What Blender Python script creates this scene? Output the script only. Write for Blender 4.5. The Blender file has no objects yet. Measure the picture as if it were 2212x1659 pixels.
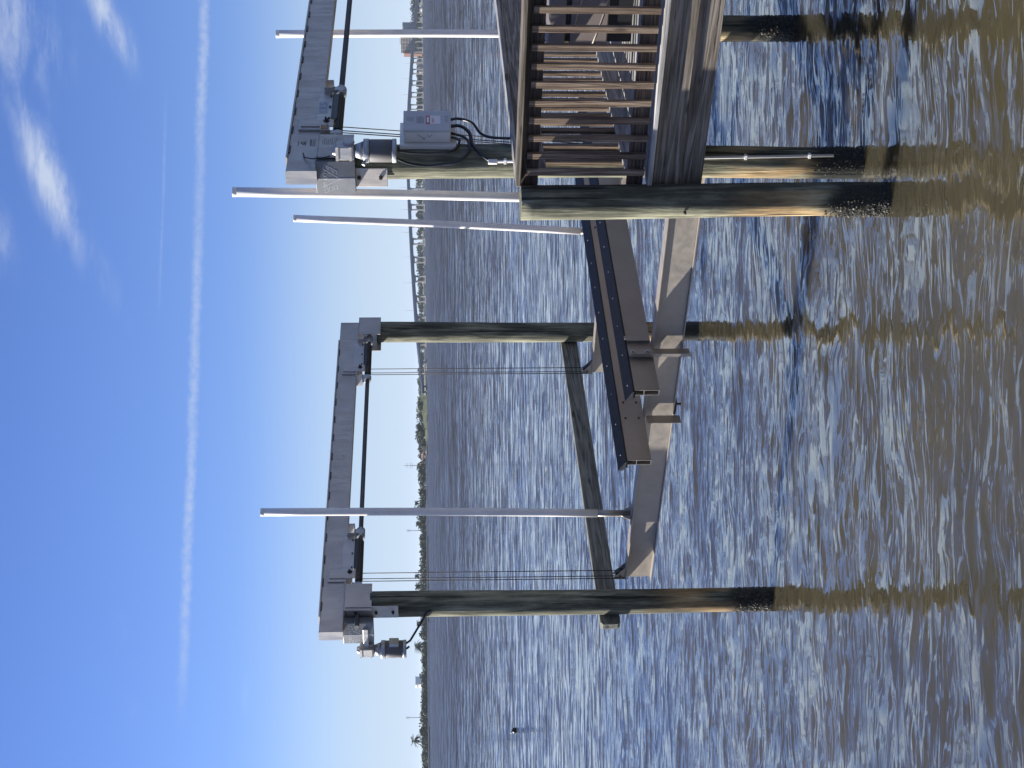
import bpy, bmesh, math, random
import numpy as np
from mathutils import Matrix, Vector

random.seed(7); rng = np.random.default_rng(7)
sc = bpy.context.scene
COL = sc.collection

# ------------------------------------------------------------------ camera, sky, sun, exposure
CAM_H, F_PX, W_PX = 4.0, 3005.0, 2212.0
PITCH = math.atan((1106.0 - 914.0) / F_PX); ROLL = math.radians(0.45)
SUN_AZ, SUN_EL = math.radians(-65.2), math.radians(29.0)
_F = Vector((0, math.cos(PITCH), -math.sin(PITCH))); _R0 = Vector((1, 0, 0)); _U0 = _R0.cross(_F)
_R = math.cos(ROLL) * _R0 - math.sin(ROLL) * _U0; _U = math.cos(ROLL) * _U0 + math.sin(ROLL) * _R0
cam_data = bpy.data.cameras.new('camera'); cam = bpy.data.objects.new('camera', cam_data); COL.objects.link(cam)
# the photograph was taken with the phone upright and is shown turned on its side
cx, cy, cz = -_U, _R, -_F
cam.matrix_world = Matrix(((cx.x, cy.x, cz.x, 0), (cx.y, cy.y, cz.y, 0), (cx.z, cy.z, cz.z, CAM_H), (0, 0, 0, 1)))
cam_data.sensor_width = 36.0; cam_data.lens = F_PX / W_PX * 36.0
cam_data.clip_start = 0.1; cam_data.clip_end = 30000
sc.camera = cam

world = bpy.data.worlds.new('World'); sc.world = world; world.use_nodes = True
wn = world.node_tree
SKY_STRENGTH = 0.05
sun_data = bpy.data.lights.new('sun', 'SUN'); sun = bpy.data.objects.new('sun', sun_data); COL.objects.link(sun)
sun_data.energy = 5.0; sun_data.angle = math.radians(0.5); sun_data.color = (1.0, 0.95, 0.86)
sdir = Vector((math.sin(SUN_AZ) * math.cos(SUN_EL), math.cos(SUN_AZ) * math.cos(SUN_EL), math.sin(SUN_EL)))
sun.rotation_euler = sdir.to_track_quat('Z', 'Y').to_euler()
vs = sc.view_settings; vs.view_transform = 'Standard'; vs.look = 'None'; vs.exposure = 1.25; vs.gamma = 1.0; vs.use_curve_mapping = False

# ------------------------------------------------------------------ node helpers
class NT:
    def __init__(s, tree): s.t = tree
    def n(s, typ, **kw):
        nd = s.t.nodes.new(typ)
        for k, v in kw.items(): setattr(nd, k, v)
        return nd
    def link(s, a, b): s.t.links.new(a, b)
    def put(s, sock, v):
        if isinstance(v, bpy.types.NodeSocket): s.t.links.new(v, sock)
        elif v is not None: sock.default_value = v
    def math(s, op, a, b=None, c=None, clamp=False):
        nd = s.n('ShaderNodeMath', operation=op); nd.use_clamp = clamp
        s.put(nd.inputs[0], a)
        if b is not None: s.put(nd.inputs[1], b)
        if c is not None: s.put(nd.inputs[2], c)
        return nd.outputs[0]
    def mix(s, f, a, b):
        nd = s.n('ShaderNodeMix', data_type='RGBA'); s.put(nd.inputs[0], f); s.put(nd.inputs[6], a); s.put(nd.inputs[7], b)
        return nd.outputs[2]
    def ramp(s, f, stops, interp='LINEAR'):
        nd = s.n('ShaderNodeValToRGB'); cr = nd.color_ramp; cr.interpolation = interp
        while len(cr.elements) > 1: cr.elements.remove(cr.elements[-1])
        cr.elements[0].position = stops[0][0]; cr.elements[0].color = (*stops[0][1], 1)
        for p, c in stops[1:]:
            e = cr.elements.new(p); e.color = (*c, 1)
        s.put(nd.inputs[0], f); return nd.outputs[0]
    def smooth(s, v, a, b, to0=0.0, to1=1.0):
        nd = s.n('ShaderNodeMapRange', interpolation_type='SMOOTHSTEP')
        s.put(nd.inputs[0], v); nd.inputs[1].default_value = a; nd.inputs[2].default_value = b; nd.inputs[3].default_value = to0; nd.inputs[4].default_value = to1
        return nd.outputs[0]
    def noise(s, vec, scale=5, detail=4, rough=0.55, dist=0.0, dim='3D', w=None):
        nd = s.n('ShaderNodeTexNoise', noise_dimensions=dim); s.put(nd.inputs['Vector'], vec)
        nd.inputs['Scale'].default_value = scale; nd.inputs['Detail'].default_value = detail; nd.inputs['Roughness'].default_value = rough; nd.inputs['Distortion'].default_value = dist
        return nd.outputs[0]
    def mapping(s, vec, loc=(0, 0, 0), rot=(0, 0, 0), scale=(1, 1, 1)):
        nd = s.n('ShaderNodeMapping'); s.put(nd.inputs[0], vec); nd.inputs[1].default_value = loc; nd.inputs[2].default_value = rot; nd.inputs[3].default_value = scale
        return nd.outputs[0]
    def sep(s, vec):
        nd = s.n('ShaderNodeSeparateXYZ'); s.put(nd.inputs[0], vec); return nd.outputs
    def comb(s, x, y, z):
        nd = s.n('ShaderNodeCombineXYZ'); s.put(nd.inputs[0], x); s.put(nd.inputs[1], y); s.put(nd.inputs[2], z); return nd.outputs[0]
    def bump(s, h, strength=0.3, dist=0.01, normal=None):
        nd = s.n('ShaderNodeBump'); s.put(nd.inputs['Height'], h); nd.inputs['Strength'].default_value = strength; nd.inputs['Distance'].default_value = dist
        if normal is not None: s.put(nd.inputs['Normal'], normal)
        return nd.outputs[0]

# ------------------------------------------------------------------ sky with high cirrus and contrails
def build_world():
    T = NT(wn); bg = wn.nodes['Background']
    sky = T.n('ShaderNodeTexSky'); sky.sky_type = 'NISHITA'; sky.sun_disc = False
    sky.sun_elevation = SUN_EL; sky.sun_rotation = SUN_AZ; sky.altitude = 0; sky.air_density = 1.0; sky.dust_density = 0.0; sky.ozone_density = 1.6
    hs = T.n('ShaderNodeVectorMath', operation='MULTIPLY'); T.link(sky.outputs[0], hs.inputs[0]); hs.inputs[1].default_value = (0.52, 0.655, 1.13)   # the camera's cool white balance
    tc = T.n('ShaderNodeTexCoord'); x, y, z = T.sep(tc.outputs['Generated'])
    az = T.math('ARCTAN2', x, y); el = T.math('ARCSINE', z)
    ae = T.comb(az, el, 0.0)
    # streaky cirrus texture, combed along the wind
    wisp = T.noise(T.mapping(ae, rot=(0, 0, -0.35), scale=(12, 52, 1)), 1.0, 7, 0.62, 0.9)
    fine = T.noise(T.mapping(ae, rot=(0, 0, -0.30), scale=(44, 150, 1)), 1.0, 6, 0.65, 0.5)
    def px(yp, vp): a_ = (829.5 - yp) / F_PX; return (a_, (914.0 + (yp - 829.5) * math.tan(ROLL) - vp) / F_PX * math.cos(a_))
    def blob(yp, vp, ru, rv, rot, k):
        a0, e0 = px(yp, vp)
        m = T.mapping(ae, loc=(-a0, -e0, 0))
        m = T.mapping(m, rot=(0, 0, -rot)); m = T.mapping(m, scale=(F_PX / ru, F_PX / rv, 1))
        nd = T.n('ShaderNodeVectorMath', operation='LENGTH'); T.link(m, nd.inputs[0])
        return T.math('MULTIPLY', T.smooth(nd.outputs['Value'], 1.0, 0.0), k)
    blobs = [blob(385, 138, 270, 60, 0.31, 1.0), blob(60, 60, 260, 150, 0.3, 0.62), blob(50, 250, 190, 46, 0.40, 0.9),
             blob(490, 30, 150, 55, 0.3, 0.55), blob(590, 250, 170, 34, 0.35, 0.26), blob(1520, 730, 75, 9, 0.0, 0.5), blob(1480, 535, 70, 14, 0.0, 0.22),
             blob(1420, 300, 220, 40, 0.2, 0.12)]
    s = blobs[0]
    for b in blobs[1:]: s = T.math('MAXIMUM', s, b)
    tex = T.math('ADD', T.math('MULTIPLY', wisp, 0.95), T.math('MULTIPLY', fine, 0.55))
    cir = T.math('MULTIPLY', s, T.smooth(T.math('ADD', tex, T.math('MULTIPLY', s, 0.30)), 0.66, 1.22))
    # thin cirrus over the rest of the sky, and an added veil overhead
    veil = T.math('MULTIPLY', T.smooth(T.noise(T.mapping(ae, rot=(0, 0, -0.3), scale=(2.2, 7, 1)), 1.0, 6, 0.6, 0.6), 0.60, 0.85), T.math('MULTIPLY', T.smooth(fine, 0.35, 0.7), 0.28))
    veil = T.math('MULTIPLY', veil, T.smooth(el, 0.12, 0.3))
    veil = T.math('ADD', veil, T.math('MULTIPLY', T.smooth(el, 0.30, 0.80), T.smooth(wisp, 0.25, 0.75, 0.08, 0.32)))  # unseen overhead veil, added to whiten the ambient light
    # contrails: long arcs with ragged, drifting edges
    def trail(e0, slope, curve, half, strength, a0, a1, seed):
        wob = T.noise(T.mapping(ae, loc=(seed, 0, 0), scale=(14, 0.01, 1)), 1.0, 5, 0.6)
        rag = T.noise(T.mapping(ae, loc=(seed * 2, 0, 0), scale=(160, 160, 1)), 1.0, 6, 0.7)
        base = T.math('ADD', T.math('ADD', T.math('MULTIPLY', az, slope), e0), T.math('MULTIPLY', T.math('MULTIPLY', az, az), curve))
        base = T.math('ADD', base, T.math('MULTIPLY', T.math('SUBTRACT', wob, 0.5), half * 1.2))
        d = T.math('DIVIDE', T.math('ABSOLUTE', T.math('SUBTRACT', el, base)), half)
        wid = T.math('ADD', 0.35, T.math('MULTIPLY', rag, 1.5))
        prof = T.smooth(T.math('DIVIDE', d, wid), 1.0, 0.0)
        lng = T.noise(T.mapping(ae, loc=(seed * 3, 0, 0), scale=(9, 0.01, 1)), 1.0, 4, 0.6)
        prof = T.math('MULTIPLY', prof, T.smooth(lng, 0.25, 0.62, 0.40, 1.0))
        prof = T.math('MULTIPLY', prof, T.smooth(rag, 0.30, 0.62, 0.45, 1.0))
        ends = T.math('MULTIPLY', T.smooth(az, a0 - 0.03, a0 + 0.05), T.smooth(az, a1 + 0.05, a1 - 0.03))
        return T.math('MULTIPLY', T.math('MULTIPLY', prof, ends), strength)
    t1 = trail(484.0 / F_PX, -0.039, -0.054, 14 / F_PX, 0.48, -0.215, 0.60, 3.1)
    t2 = trail((914 - 352) / F_PX, -0.05, -0.05, 4 / F_PX, 0.20, 0.06, 0.175, 8.7)
    cl = T.math('MAXIMUM', T.math('MAXIMUM', cir, veil), T.math('MAXIMUM', t1, t2))
    cl = T.math('MINIMUM', cl, 0.85)
    cloudcol = T.n('ShaderNodeRGB'); cloudcol.outputs[0].default_value = (5.2, 5.9, 7.2, 1)
    low = T.smooth(el, 0.14, -0.005)                                      # clear, cool marine air: the horizon stays pale blue
    pale = T.n('ShaderNodeRGB'); pale.outputs[0].default_value = (5.1, 6.3, 7.8, 1)
    skyc = T.mix(T.math('MULTIPLY', low, 0.92), hs.outputs[0], pale.outputs[0])
    mixd = T.mix(cl, skyc, cloudcol.outputs[0])
    T.link(mixd, bg.inputs[0]); bg.inputs[1].default_value = SKY_STRENGTH
build_world(); world.cycles.sampling_method = 'NONE'

# ------------------------------------------------------------------ materials
MATS = {}
def new_mat(name):
    m = bpy.data.materials.new(name); m.use_nodes = True; T = NT(m.node_tree); b = m.node_tree.nodes['Principled BSDF']; MATS[name] = m
    return T, b
def obj_co(T): return T.n('ShaderNodeTexCoord').outputs['Object']
def rnd(T): return T.n('ShaderNodeObjectInfo').outputs['Random']

def metal(name, col, met=0.45, rough=0.5, var=0.18, streak=True, bumpd=0.0015):
    T, b = new_mat(name); co = obj_co(T)
    n1 = T.noise(co, 3.2, 5, 0.6); n2 = T.noise(T.mapping(co, scale=(9, 9, 1.1) if streak else (7, 7, 7)), 2.2, 6, 0.65); n3 = T.noise(co, 60, 3, 0.6)
    v = T.math('ADD', T.math('MULTIPLY', n1, 0.5), T.math('MULTIPLY', n2, 0.5))
    lo = tuple(c * (1 - var) for c in col); hi = tuple(min(1, c * (1 + var)) for c in col)
    c = T.ramp(v, [(0.32, lo), (0.5, col), (0.68, hi)])
    spots = T.smooth(T.noise(co, 19, 4, 0.7), 0.66, 0.74)
    c = T.mix(T.math('MULTIPLY', spots, 0.35), c, (*[k * 0.55 for k in col], 1))
    T.link(c, b.inputs['Base Color']); b.inputs['Metallic'].default_value = met
    T.link(T.smooth(n2, 0.3, 0.7, rough - 0.1, rough + 0.14), b.inputs['Roughness'])
    T.link(T.bump(T.math('ADD', n3, T.math('MULTIPLY', n2, 0.6)), 0.35, bumpd), b.inputs['Normal'])
metal('aluminium', (0.43, 0.39, 0.355), 0.62, 0.46, 0.24)
metal('aluminium_bright', (0.42, 0.40, 0.385), 0.62, 0.42, 0.14)
metal('aluminium_bunk', (0.315, 0.285, 0.255), 0.6, 0.45, 0.12, False)
metal('aluminium_cradle', (0.33, 0.295, 0.255), 0.35, 0.5, 0.16, False)
metal('galvanised', (0.36, 0.37, 0.38), 0.6, 0.42, 0.2, False)
metal('shaft_grey', (0.085, 0.088, 0.092), 0.3, 0.5, 0.25, False)
metal('dark_steel', (0.05, 0.048, 0.045), 0.5, 0.5, 0.4, False)
metal('cable_steel', (0.022, 0.020, 0.024), 0.1, 0.6, 0.3, False)
metal('motor_grey', (0.20, 0.205, 0.215), 0.3, 0.4, 0.1)
metal('motor_band', (0.115, 0.11, 0.11), 0.2, 0.5, 0.15)

def plain(name, col, rough=0.5, var=0.08, scale=6, met=0.0, spec=0.5, bumpd=0.001):
    T, b = new_mat(name); co = obj_co(T)
    n = T.noise(co, scale, 5, 0.6)
    T.link(T.ramp(n, [(0.3, tuple(c * (1 - var) for c in col)), (0.7, tuple(min(1, c * (1 + var)) for c in col))]), b.inputs['Base Color'])
    b.inputs['Roughness'].default_value = rough; b.inputs['Metallic'].default_value = met; b.inputs['Specular IOR Level'].default_value = spec
    T.link(T.bump(T.noise(co, scale * 9, 3, 0.6), 0.25, bumpd), b.inputs['Normal'])
plain('pvc_white', (0.69, 0.67, 0.65), 0.34, 0.09, 5)
plain('pvc_grey', (0.33, 0.33, 0.35), 0.4, 0.1, 4)
plain('black_plastic', (0.012, 0.013, 0.016), 0.42, 0.3, 8)
plain('black_rubber', (0.014, 0.015, 0.018), 0.38, 0.3, 12)
plain('black_cable', (0.012, 0.012, 0.014), 0.35, 0.2, 5)
plain('box_grey', (0.44, 0.44, 0.46), 0.42, 0.05, 4)
plain('box_side', (0.62, 0.60, 0.56), 0.45, 0.06, 4)
plain('cover_sheet', (0.17, 0.172, 0.178), 0.42, 0.2, 5, 0.35)
plain('ink_blue', (0.02, 0.09, 0.48), 0.5, 0.1, 20)
plain('ink_black', (0.03, 0.03, 0.035), 0.5, 0.2, 40)
plain('ink_grey', (0.16, 0.16, 0.17), 0.5, 0.2, 40)
plain('etch_white', (0.86, 0.86, 0.88), 0.4, 0.05, 20, 0.2)
plain('tape', (0.36, 0.39, 0.40), 0.5, 0.1, 12)
plain('label_red', (0.42, 0.035, 0.03), 0.45, 0.08, 20)
plain('label_white', (0.72, 0.70, 0.68), 0.45, 0.05, 20)
plain('label_grey', (0.40, 0.40, 0.41), 0.5, 0.06, 20)
plain('barnacle', (0.095, 0.075, 0.05), 0.75, 0.5, 60)
plain('mussel', (0.03, 0.028, 0.024), 0.5, 0.6, 60)
plain('taupe_plastic', (0.20, 0.165, 0.15), 0.5, 0.08, 4)
plain('rope', (0.42, 0.38, 0.33), 0.8, 0.15, 30)
plain('concrete_far', (0.36, 0.37, 0.38), 0.8, 0.15, 0.05)
plain('concrete_pier', (0.40, 0.39, 0.375), 0.8, 0.1, 0.1)
plain('wall_tower', (0.42, 0.38, 0.33), 0.8, 0.1, 0.05)
plain('wall_tower_grey', (0.27, 0.27, 0.27), 0.8, 0.1, 0.05)
plain('slab_tower', (0.60, 0.55, 0.47), 0.8, 0.1, 0.05)
plain('wall_brick', (0.36, 0.19, 0.14), 0.8, 0.1, 0.05)
plain('wall_cream', (0.66, 0.56, 0.43), 0.8, 0.1, 0.05)
plain('wall_white', (0.78, 0.78, 0.78), 0.8, 0.05, 0.05)
plain('roof_dark', (0.10, 0.10, 0.11), 0.8, 0.2, 0.1)
plain('glass_dark', (0.05, 0.06, 0.075), 0.15, 0.2, 0.1)
plain('seawall', (0.62, 0.57, 0.50), 0.85, 0.25, 0.05)
plain('land_soil', (0.12, 0.12, 0.06), 0.9, 0.4, 0.02)
plain('marsh_grass', (0.065, 0.080, 0.036), 0.85, 0.3, 0.06)
plain('pole_far', (0.13, 0.12, 0.11), 0.8, 0.2, 0.3)
plain('lamp_far', (0.35, 0.36, 0.38), 0.6, 0.1, 0.3)
plain('bark_far', (0.09, 0.075, 0.06), 0.9, 0.3, 0.5)
def foliage(name, a, bcol, sc_=0.3):
    T, b = new_mat(name); co = obj_co(T)
    n = T.noise(co, sc_, 5, 0.65)
    T.link(T.ramp(n, [(0.3, a), (0.7, bcol)]), b.inputs['Base Color']); b.inputs['Roughness'].default_value = 0.7
    b.inputs['Specular IOR Level'].default_value = 0.2
foliage('leaves_dark', (0.034, 0.046, 0.034), (0.075, 0.090, 0.058))
foliage('leaves_mid', (0.05, 0.062, 0.042), (0.10, 0.112, 0.068))
foliage('leaves_palm', (0.028, 0.042, 0.026), (0.065, 0.085, 0.045))

def wood(name, cols, axis, gscale=1.0, knots=True, rough=0.78, bd=0.004):
    """weathered plank wood; cols = dark, mid, light; axis = grain direction 0/1/2"""
    T, b = new_mat(name); co = obj_co(T); r = rnd(T)
    off = T.comb(T.math('MULTIPLY', r, 37.0), T.math('MULTIPLY', r, 19.0), T.math('MULTIPLY', r, 53.0))
    va = T.n('ShaderNodeVectorMath', operation='ADD'); T.link(co, va.inputs[0]); T.link(off, va.inputs[1]); p = va.outputs[0]
    sx = [22.0, 22.0, 22.0]; sx[axis] = 1.3
    warp = T.noise(p, 2.1, 3, 0.5)
    sw = [7.0, 7.0, 7.0]; sw[axis] = 0.22
    fig = T.noise(T.mapping(p, scale=tuple(k * gscale for k in sw)), 1.0, 2, 0.45, 0.6)
    rings = T.math('SINE', T.math('MULTIPLY', T.math('ADD', fig, T.math('MULTIPLY', warp, 0.02)), 62.0))
    rings = T.smooth(rings, -0.4, 1.0)
    fib = T.noise(T.mapping(p, scale=tuple(k * gscale for k in sx)), 3.0, 6, 0.65)
    patch = T.noise(p, 1.6, 4, 0.6)
    v = T.math('ADD', T.math('MULTIPLY', fib, 0.55), T.math('ADD', T.math('MULTIPLY', patch, 0.35), T.math('MULTIPLY', rings, 0.16)))
    c = T.ramp(v, [(0.36, cols[0]), (0.52, cols[1]), (0.70, cols[2])])
    if knots:
        vo = T.n('ShaderNodeTexVoronoi', feature='F1'); ks = [5.0, 5.0, 5.0]; ks[axis] = 1.7
        T.link(T.mapping(p, scale=tuple(ks)), vo.inputs['Vector']); vo.inputs['Scale'].default_value = 1.0
        k = T.smooth(vo.outputs['Distance'], 0.17, 0.09)
        c = T.mix(T.math('MULTIPLY', k, 0.75), c, (*[q * 0.4 for q in cols[0]], 1))
    crk = T.smooth(T.noise(T.mapping(p, scale=tuple(k * 0.9 for k in sx)), 1.4, 3, 0.5), 0.66, 0.72)
    c = T.mix(T.math('MULTIPLY', crk, 0.7), c, (*[q * 0.3 for q in cols[0]], 1))
    tint = T.n('ShaderNodeHueSaturation'); T.link(c, tint.inputs['Color']); T.link(T.smooth(r, 0, 1, 0.85, 1.15), tint.inputs['Value'])
    T.link(tint.outputs[0], b.inputs['Base Color']); b.inputs['Roughness'].default_value = rough; b.inputs['Specular IOR Level'].default_value = 0.25
    h = T.math('SUBTRACT', T.math('ADD', fib, T.math('MULTIPLY', rings, 0.35)), T.math('MULTIPLY', crk, 1.2))
    T.link(T.bump(h, 0.6, bd), b.inputs['Normal'])
GREYW = ((0.085, 0.071, 0.056), (0.19, 0.160, 0.128), (0.31, 0.27, 0.225))
BROWNW = ((0.085, 0.058, 0.042), (0.192, 0.136, 0.094), (0.31, 0.242, 0.18))
GREENW = ((0.070, 0.070, 0.058), (0.155, 0.155, 0.13), (0.25, 0.245, 0.205))
DECKW = ((0.16, 0.15, 0.14), (0.33, 0.315, 0.30), (0.50, 0.48, 0.45))
wood('wood_shaded_s', ((0.030, 0.024, 0.020), (0.075, 0.056, 0.043), (0.14, 0.105, 0.08)), 0)  # front rail wood, the deep shade on it darkened into the colour
for ax, nm in ((0, 's'), (1, 't'), (2, 'z')):
    wood('wood_grey_' + nm, GREYW, ax)
    wood('wood_brown_' + nm, BROWNW, ax)
    wood('wood_green_' + nm, GREENW, ax)
    wood('wood_deck_' + nm, DECKW, ax)

def pile_mat():
    T, b = new_mat('pile_wood'); co = obj_co(T); r = rnd(T)
    x, y, z = T.sep(co)
    off = T.comb(T.math('MULTIPLY', r, 31.0), T.math('MULTIPLY', r, 17.0), T.math('MULTIPLY', r, 71.0))
    va = T.n('ShaderNodeVectorMath', operation='ADD'); T.link(co, va.inputs[0]); T.link(off, va.inputs[1]); p = va.outputs[0]
    fib = T.noise(T.mapping(p, scale=(26, 26, 1.6)), 1.0, 6, 0.68, 0.5)
    fig = T.noise(T.mapping(p, scale=(6, 6, 0.9)), 1.0, 4, 0.6, 1.2)
    pat = T.noise(p, 2.3, 5, 0.65)
    v = T.math('ADD', T.math('MULTIPLY', fib, 0.45), T.math('ADD', T.math('MULTIPLY', fig, 0.4), T.math('MULTIPLY', pat, 0.2)))
    top = T.ramp(v, [(0.36, (0.028, 0.028, 0.022)), (0.5, (0.098, 0.098, 0.068)), (0.66, (0.30, 0.295, 0.205))])
    orange = T.ramp(v, [(0.36, (0.10, 0.066, 0.032)), (0.52, (0.33, 0.225, 0.11)), (0.68, (0.60, 0.49, 0.29))])
    wet = T.ramp(v, [(0.36, (0.008, 0.009, 0.008)), (0.6, (0.028, 0.029, 0.022)), (0.75, (0.07, 0.065, 0.045))])
    zz = T.math('ADD', z, T.math('MULTIPLY', T.math('SUBTRACT', T.noise(T.mapping(p, scale=(7, 7, 1.5)), 1.0, 4, 0.6), 0.5), 0.55))
    fo = T.math('MULTIPLY', T.smooth(zz, 1.55, 1.05), T.smooth(T.noise(T.mapping(p, scale=(5, 5, 1.0)), 1.0, 3, 0.5), 0.36, 0.56))
    c = T.mix(fo, top, orange)
    crk = T.smooth(T.noise(T.mapping(p, scale=(17, 17, 0.55)), 1.0, 3, 0.55, 0.3), 0.61, 0.67)        # drying checks
    c = T.mix(T.math('MULTIPLY', crk, 0.85), c, (0.018, 0.017, 0.014, 1))
    fw = T.smooth(zz, 0.62, 0.40)
    c = T.mix(fw, c, wet)
    T.link(c, b.inputs['Base Color']); T.link(T.smooth(zz, 0.5, 0.7, 0.38, 0.8), b.inputs['Roughness']); b.inputs['Specular IOR Level'].default_value = 0.3
    T.link(T.bump(T.math('SUBTRACT', T.math('ADD', fib, T.math('MULTIPLY', fig, 0.6)), crk), 0.8, 0.014), b.inputs['Normal'])
pile_mat()

def water_mat():
    T, b = new_mat('water'); g = T.n('ShaderNodeNewGeometry').outputs['Position']
    x, y, z = T.sep(g)
    # slow patches of silt in the shallow brown water
    silt = T.noise(T.mapping(g, scale=(0.16, 0.30, 1)), 1.0, 4, 0.55, 0.6)
    c = T.ramp(silt, [(0.3, (0.036, 0.032, 0.021)), (0.52, (0.050, 0.044, 0.027)), (0.72, (0.068, 0.058, 0.033))])
    T.link(c, b.inputs['Base Color']); b.inputs['IOR'].default_value = 1.52
    b.inputs['Specular IOR Level'].default_value = 0.5
    b.subsurface_method = 'BURLEY'; b.inputs['Subsurface Weight'].default_value = 0.8; b.inputs['Subsurface Radius'].default_value = (1.0, 0.85, 0.5); b.inputs['Subsurface Scale'].default_value = 0.5   # light spreads in the silty water
    # ripples too short for the mesh: random slopes at several wavelengths, crests lying across the wind
    def slope(scale, rot, amp_x, amp_y, detail=1):
        nd = T.n('ShaderNodeTexNoise'); T.put(nd.inputs['Vector'], T.mapping(g, rot=(0, 0, rot), scale=scale)); nd.inputs['Scale'].default_value = 1.0; nd.inputs['Detail'].default_value = detail; nd.inputs['Roughness'].default_value = 0.55
        v = T.n('ShaderNodeVectorMath', operation='MULTIPLY_ADD'); T.link(nd.outputs['Color'], v.inputs[0]); v.inputs[1].default_value = (amp_x, amp_y, 0); v.inputs[2].default_value = (-amp_x / 2, -amp_y / 2, 0)
        return v.outputs[0]
    def add(a, b_):
        v = T.n('ShaderNodeVectorMath', operation='ADD'); T.put(v.inputs[0], a); T.put(v.inputs[1], b_); return v.outputs[0]
    def scl(a, f):
        v = T.n('ShaderNodeVectorMath', operation='SCALE'); T.put(v.inputs[0], a); T.put(v.inputs['Scale'], f); return v.outputs[0]
    dist = T.math('SQRT', T.math('ADD', T.math('MULTIPLY', x, x), T.math('MULTIPLY', y, y)))
    wv = T.noise(T.mapping(g, scale=(0.42, 0.60, 1)), 1.0, 3, 0.5)                    # crests wander and cross
    gw = T.comb(x, T.math('ADD', y, T.math('MULTIPLY', T.math('SUBTRACT', wv, 0.5), 0.95)), 0.0)
    def streak(scale, rot, distort, lo, hi, amp):
        n_ = T.noise(T.mapping(gw, rot=(0, 0, rot), scale=scale), 1.0, 2, 0.5, distort)
        return T.math('MULTIPLY', T.smooth(n_, lo, hi), amp)
    T.link(T.smooth(dist, 22.0, 260.0, 0.03, 0.22), b.inputs['Roughness'])              # ripples too far off to resolve
    near = slope((4.2, 13.0, 1), 0.10, 0.22, 0.16, 1)
    # small wave backs: narrow, wandering faces that lean away and catch the low sky; each size fades out where it can no longer be resolved
    patch = T.noise(T.mapping(g, rot=(0, 0, 0.3), scale=(0.22, 0.5, 1)), 1.0, 2, 0.55)
    pf = T.smooth(patch, 0.36, 0.56, 0.62, 1.15)
    def fade(v, a, b_): return T.math('MULTIPLY', v, T.smooth(dist, a, b_))
    def thread(scale, rot, distort, w, amp):                                           # thin, joining crest lines
        n_ = T.noise(T.mapping(gw, rot=(0, 0, rot), scale=scale), 1.0, 1, 0.5, distort)
        return T.math('MULTIPLY', T.smooth(T.math('ABSOLUTE', T.math('SUBTRACT', n_, 0.5)), w, w * 0.25), amp)
    thr = T.math('ADD', thread((0.55, 3.4, 1), 0.14, 0.5, 0.040, 0.24), T.math('ADD', thread((1.2, 7.0, 1), -0.08, 0.5, 0.050, 0.20), thread((2.6, 14.0, 1), 0.18, 0.4, 0.060, 0.14)))
    fine_ = fade(T.math('SUBTRACT', T.math('MULTIPLY', T.math('ADD', thr, streak((2.2, 13.0, 1), -0.10, 0.5, 0.50, 0.58, 0.12)), pf), 0.11), 36.0, 15.0)
    b1_ = fade(T.math('SUBTRACT', T.math('MULTIPLY', streak((1.1, 6.6, 1), 0.16, 0.6, 0.50, 0.58, 0.14), pf), 0.035), 60.0, 26.0)
    b2_ = fade(T.math('SUBTRACT', T.math('ADD', thread((0.45, 2.6, 1), -0.08, 0.5, 0.06, 0.20), streak((0.65, 3.6, 1), 0.08, 0.5, 0.50, 0.57, 0.20)), 0.14), 17.0, 34.0)
    b3_ = fade(T.math('SUBTRACT', streak((0.30, 1.2, 1), 0.10, 0.6, 0.49, 0.57, 0.28), 0.13), 34.0, 75.0)
    b4_ = fade(T.math('SUBTRACT', streak((0.09, 0.32, 1), 0.05, 0.6, 0.48, 0.58, 0.26), 0.13), 80.0, 190.0)
    back = T.math('ADD', T.math('ADD', fine_, b1_), T.math('ADD', b2_, T.math('ADD', b3_, b4_)))
    nrm = add(T.n('ShaderNodeNewGeometry').outputs['Normal'], near)
    nrm = add(nrm, T.comb(0.0, back, 0.0))
    lean_ = T.n('ShaderNodeCombineXYZ'); lean_.inputs[1].default_value = -0.19      # wind waves are steeper on their lee side, which faces this shore
    g1 = T.noise(T.mapping(g, scale=(0.05, 0.22, 1)), 1.0, 2, 0.5); g2 = T.noise(T.mapping(g, scale=(0.006, 0.035, 1)), 1.0, 3, 0.6)      # wave groups and gusts
    gst = T.math('ADD', T.smooth(g1, 0.3, 0.7, 0.65, 1.2), T.smooth(g2, 0.3, 0.7, -0.05, 0.55))
    nrm = add(nrm, scl(scl(lean_.outputs[0], gst), T.smooth(dist, 26.0, 150.0)))
    v = T.n('ShaderNodeVectorMath', operation='NORMALIZE'); T.link(nrm, v.inputs[0]); T.link(v.outputs[0], b.inputs['Normal'])
water_mat()

# ------------------------------------------------------------------ geometry helpers
RA = math.radians(38.0)
E1 = np.array([math.sin(RA), math.cos(RA), 0.0]); E2 = np.array([math.cos(RA), -math.sin(RA), 0.0])
ORG = np.array([-2.526, 15.963, 0.0])         # centre of the near outer lift pile at the water
def wor(p): return ORG + p[0] * E2 + p[1] * E1 + np.array([0, 0, p[2]])

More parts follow.
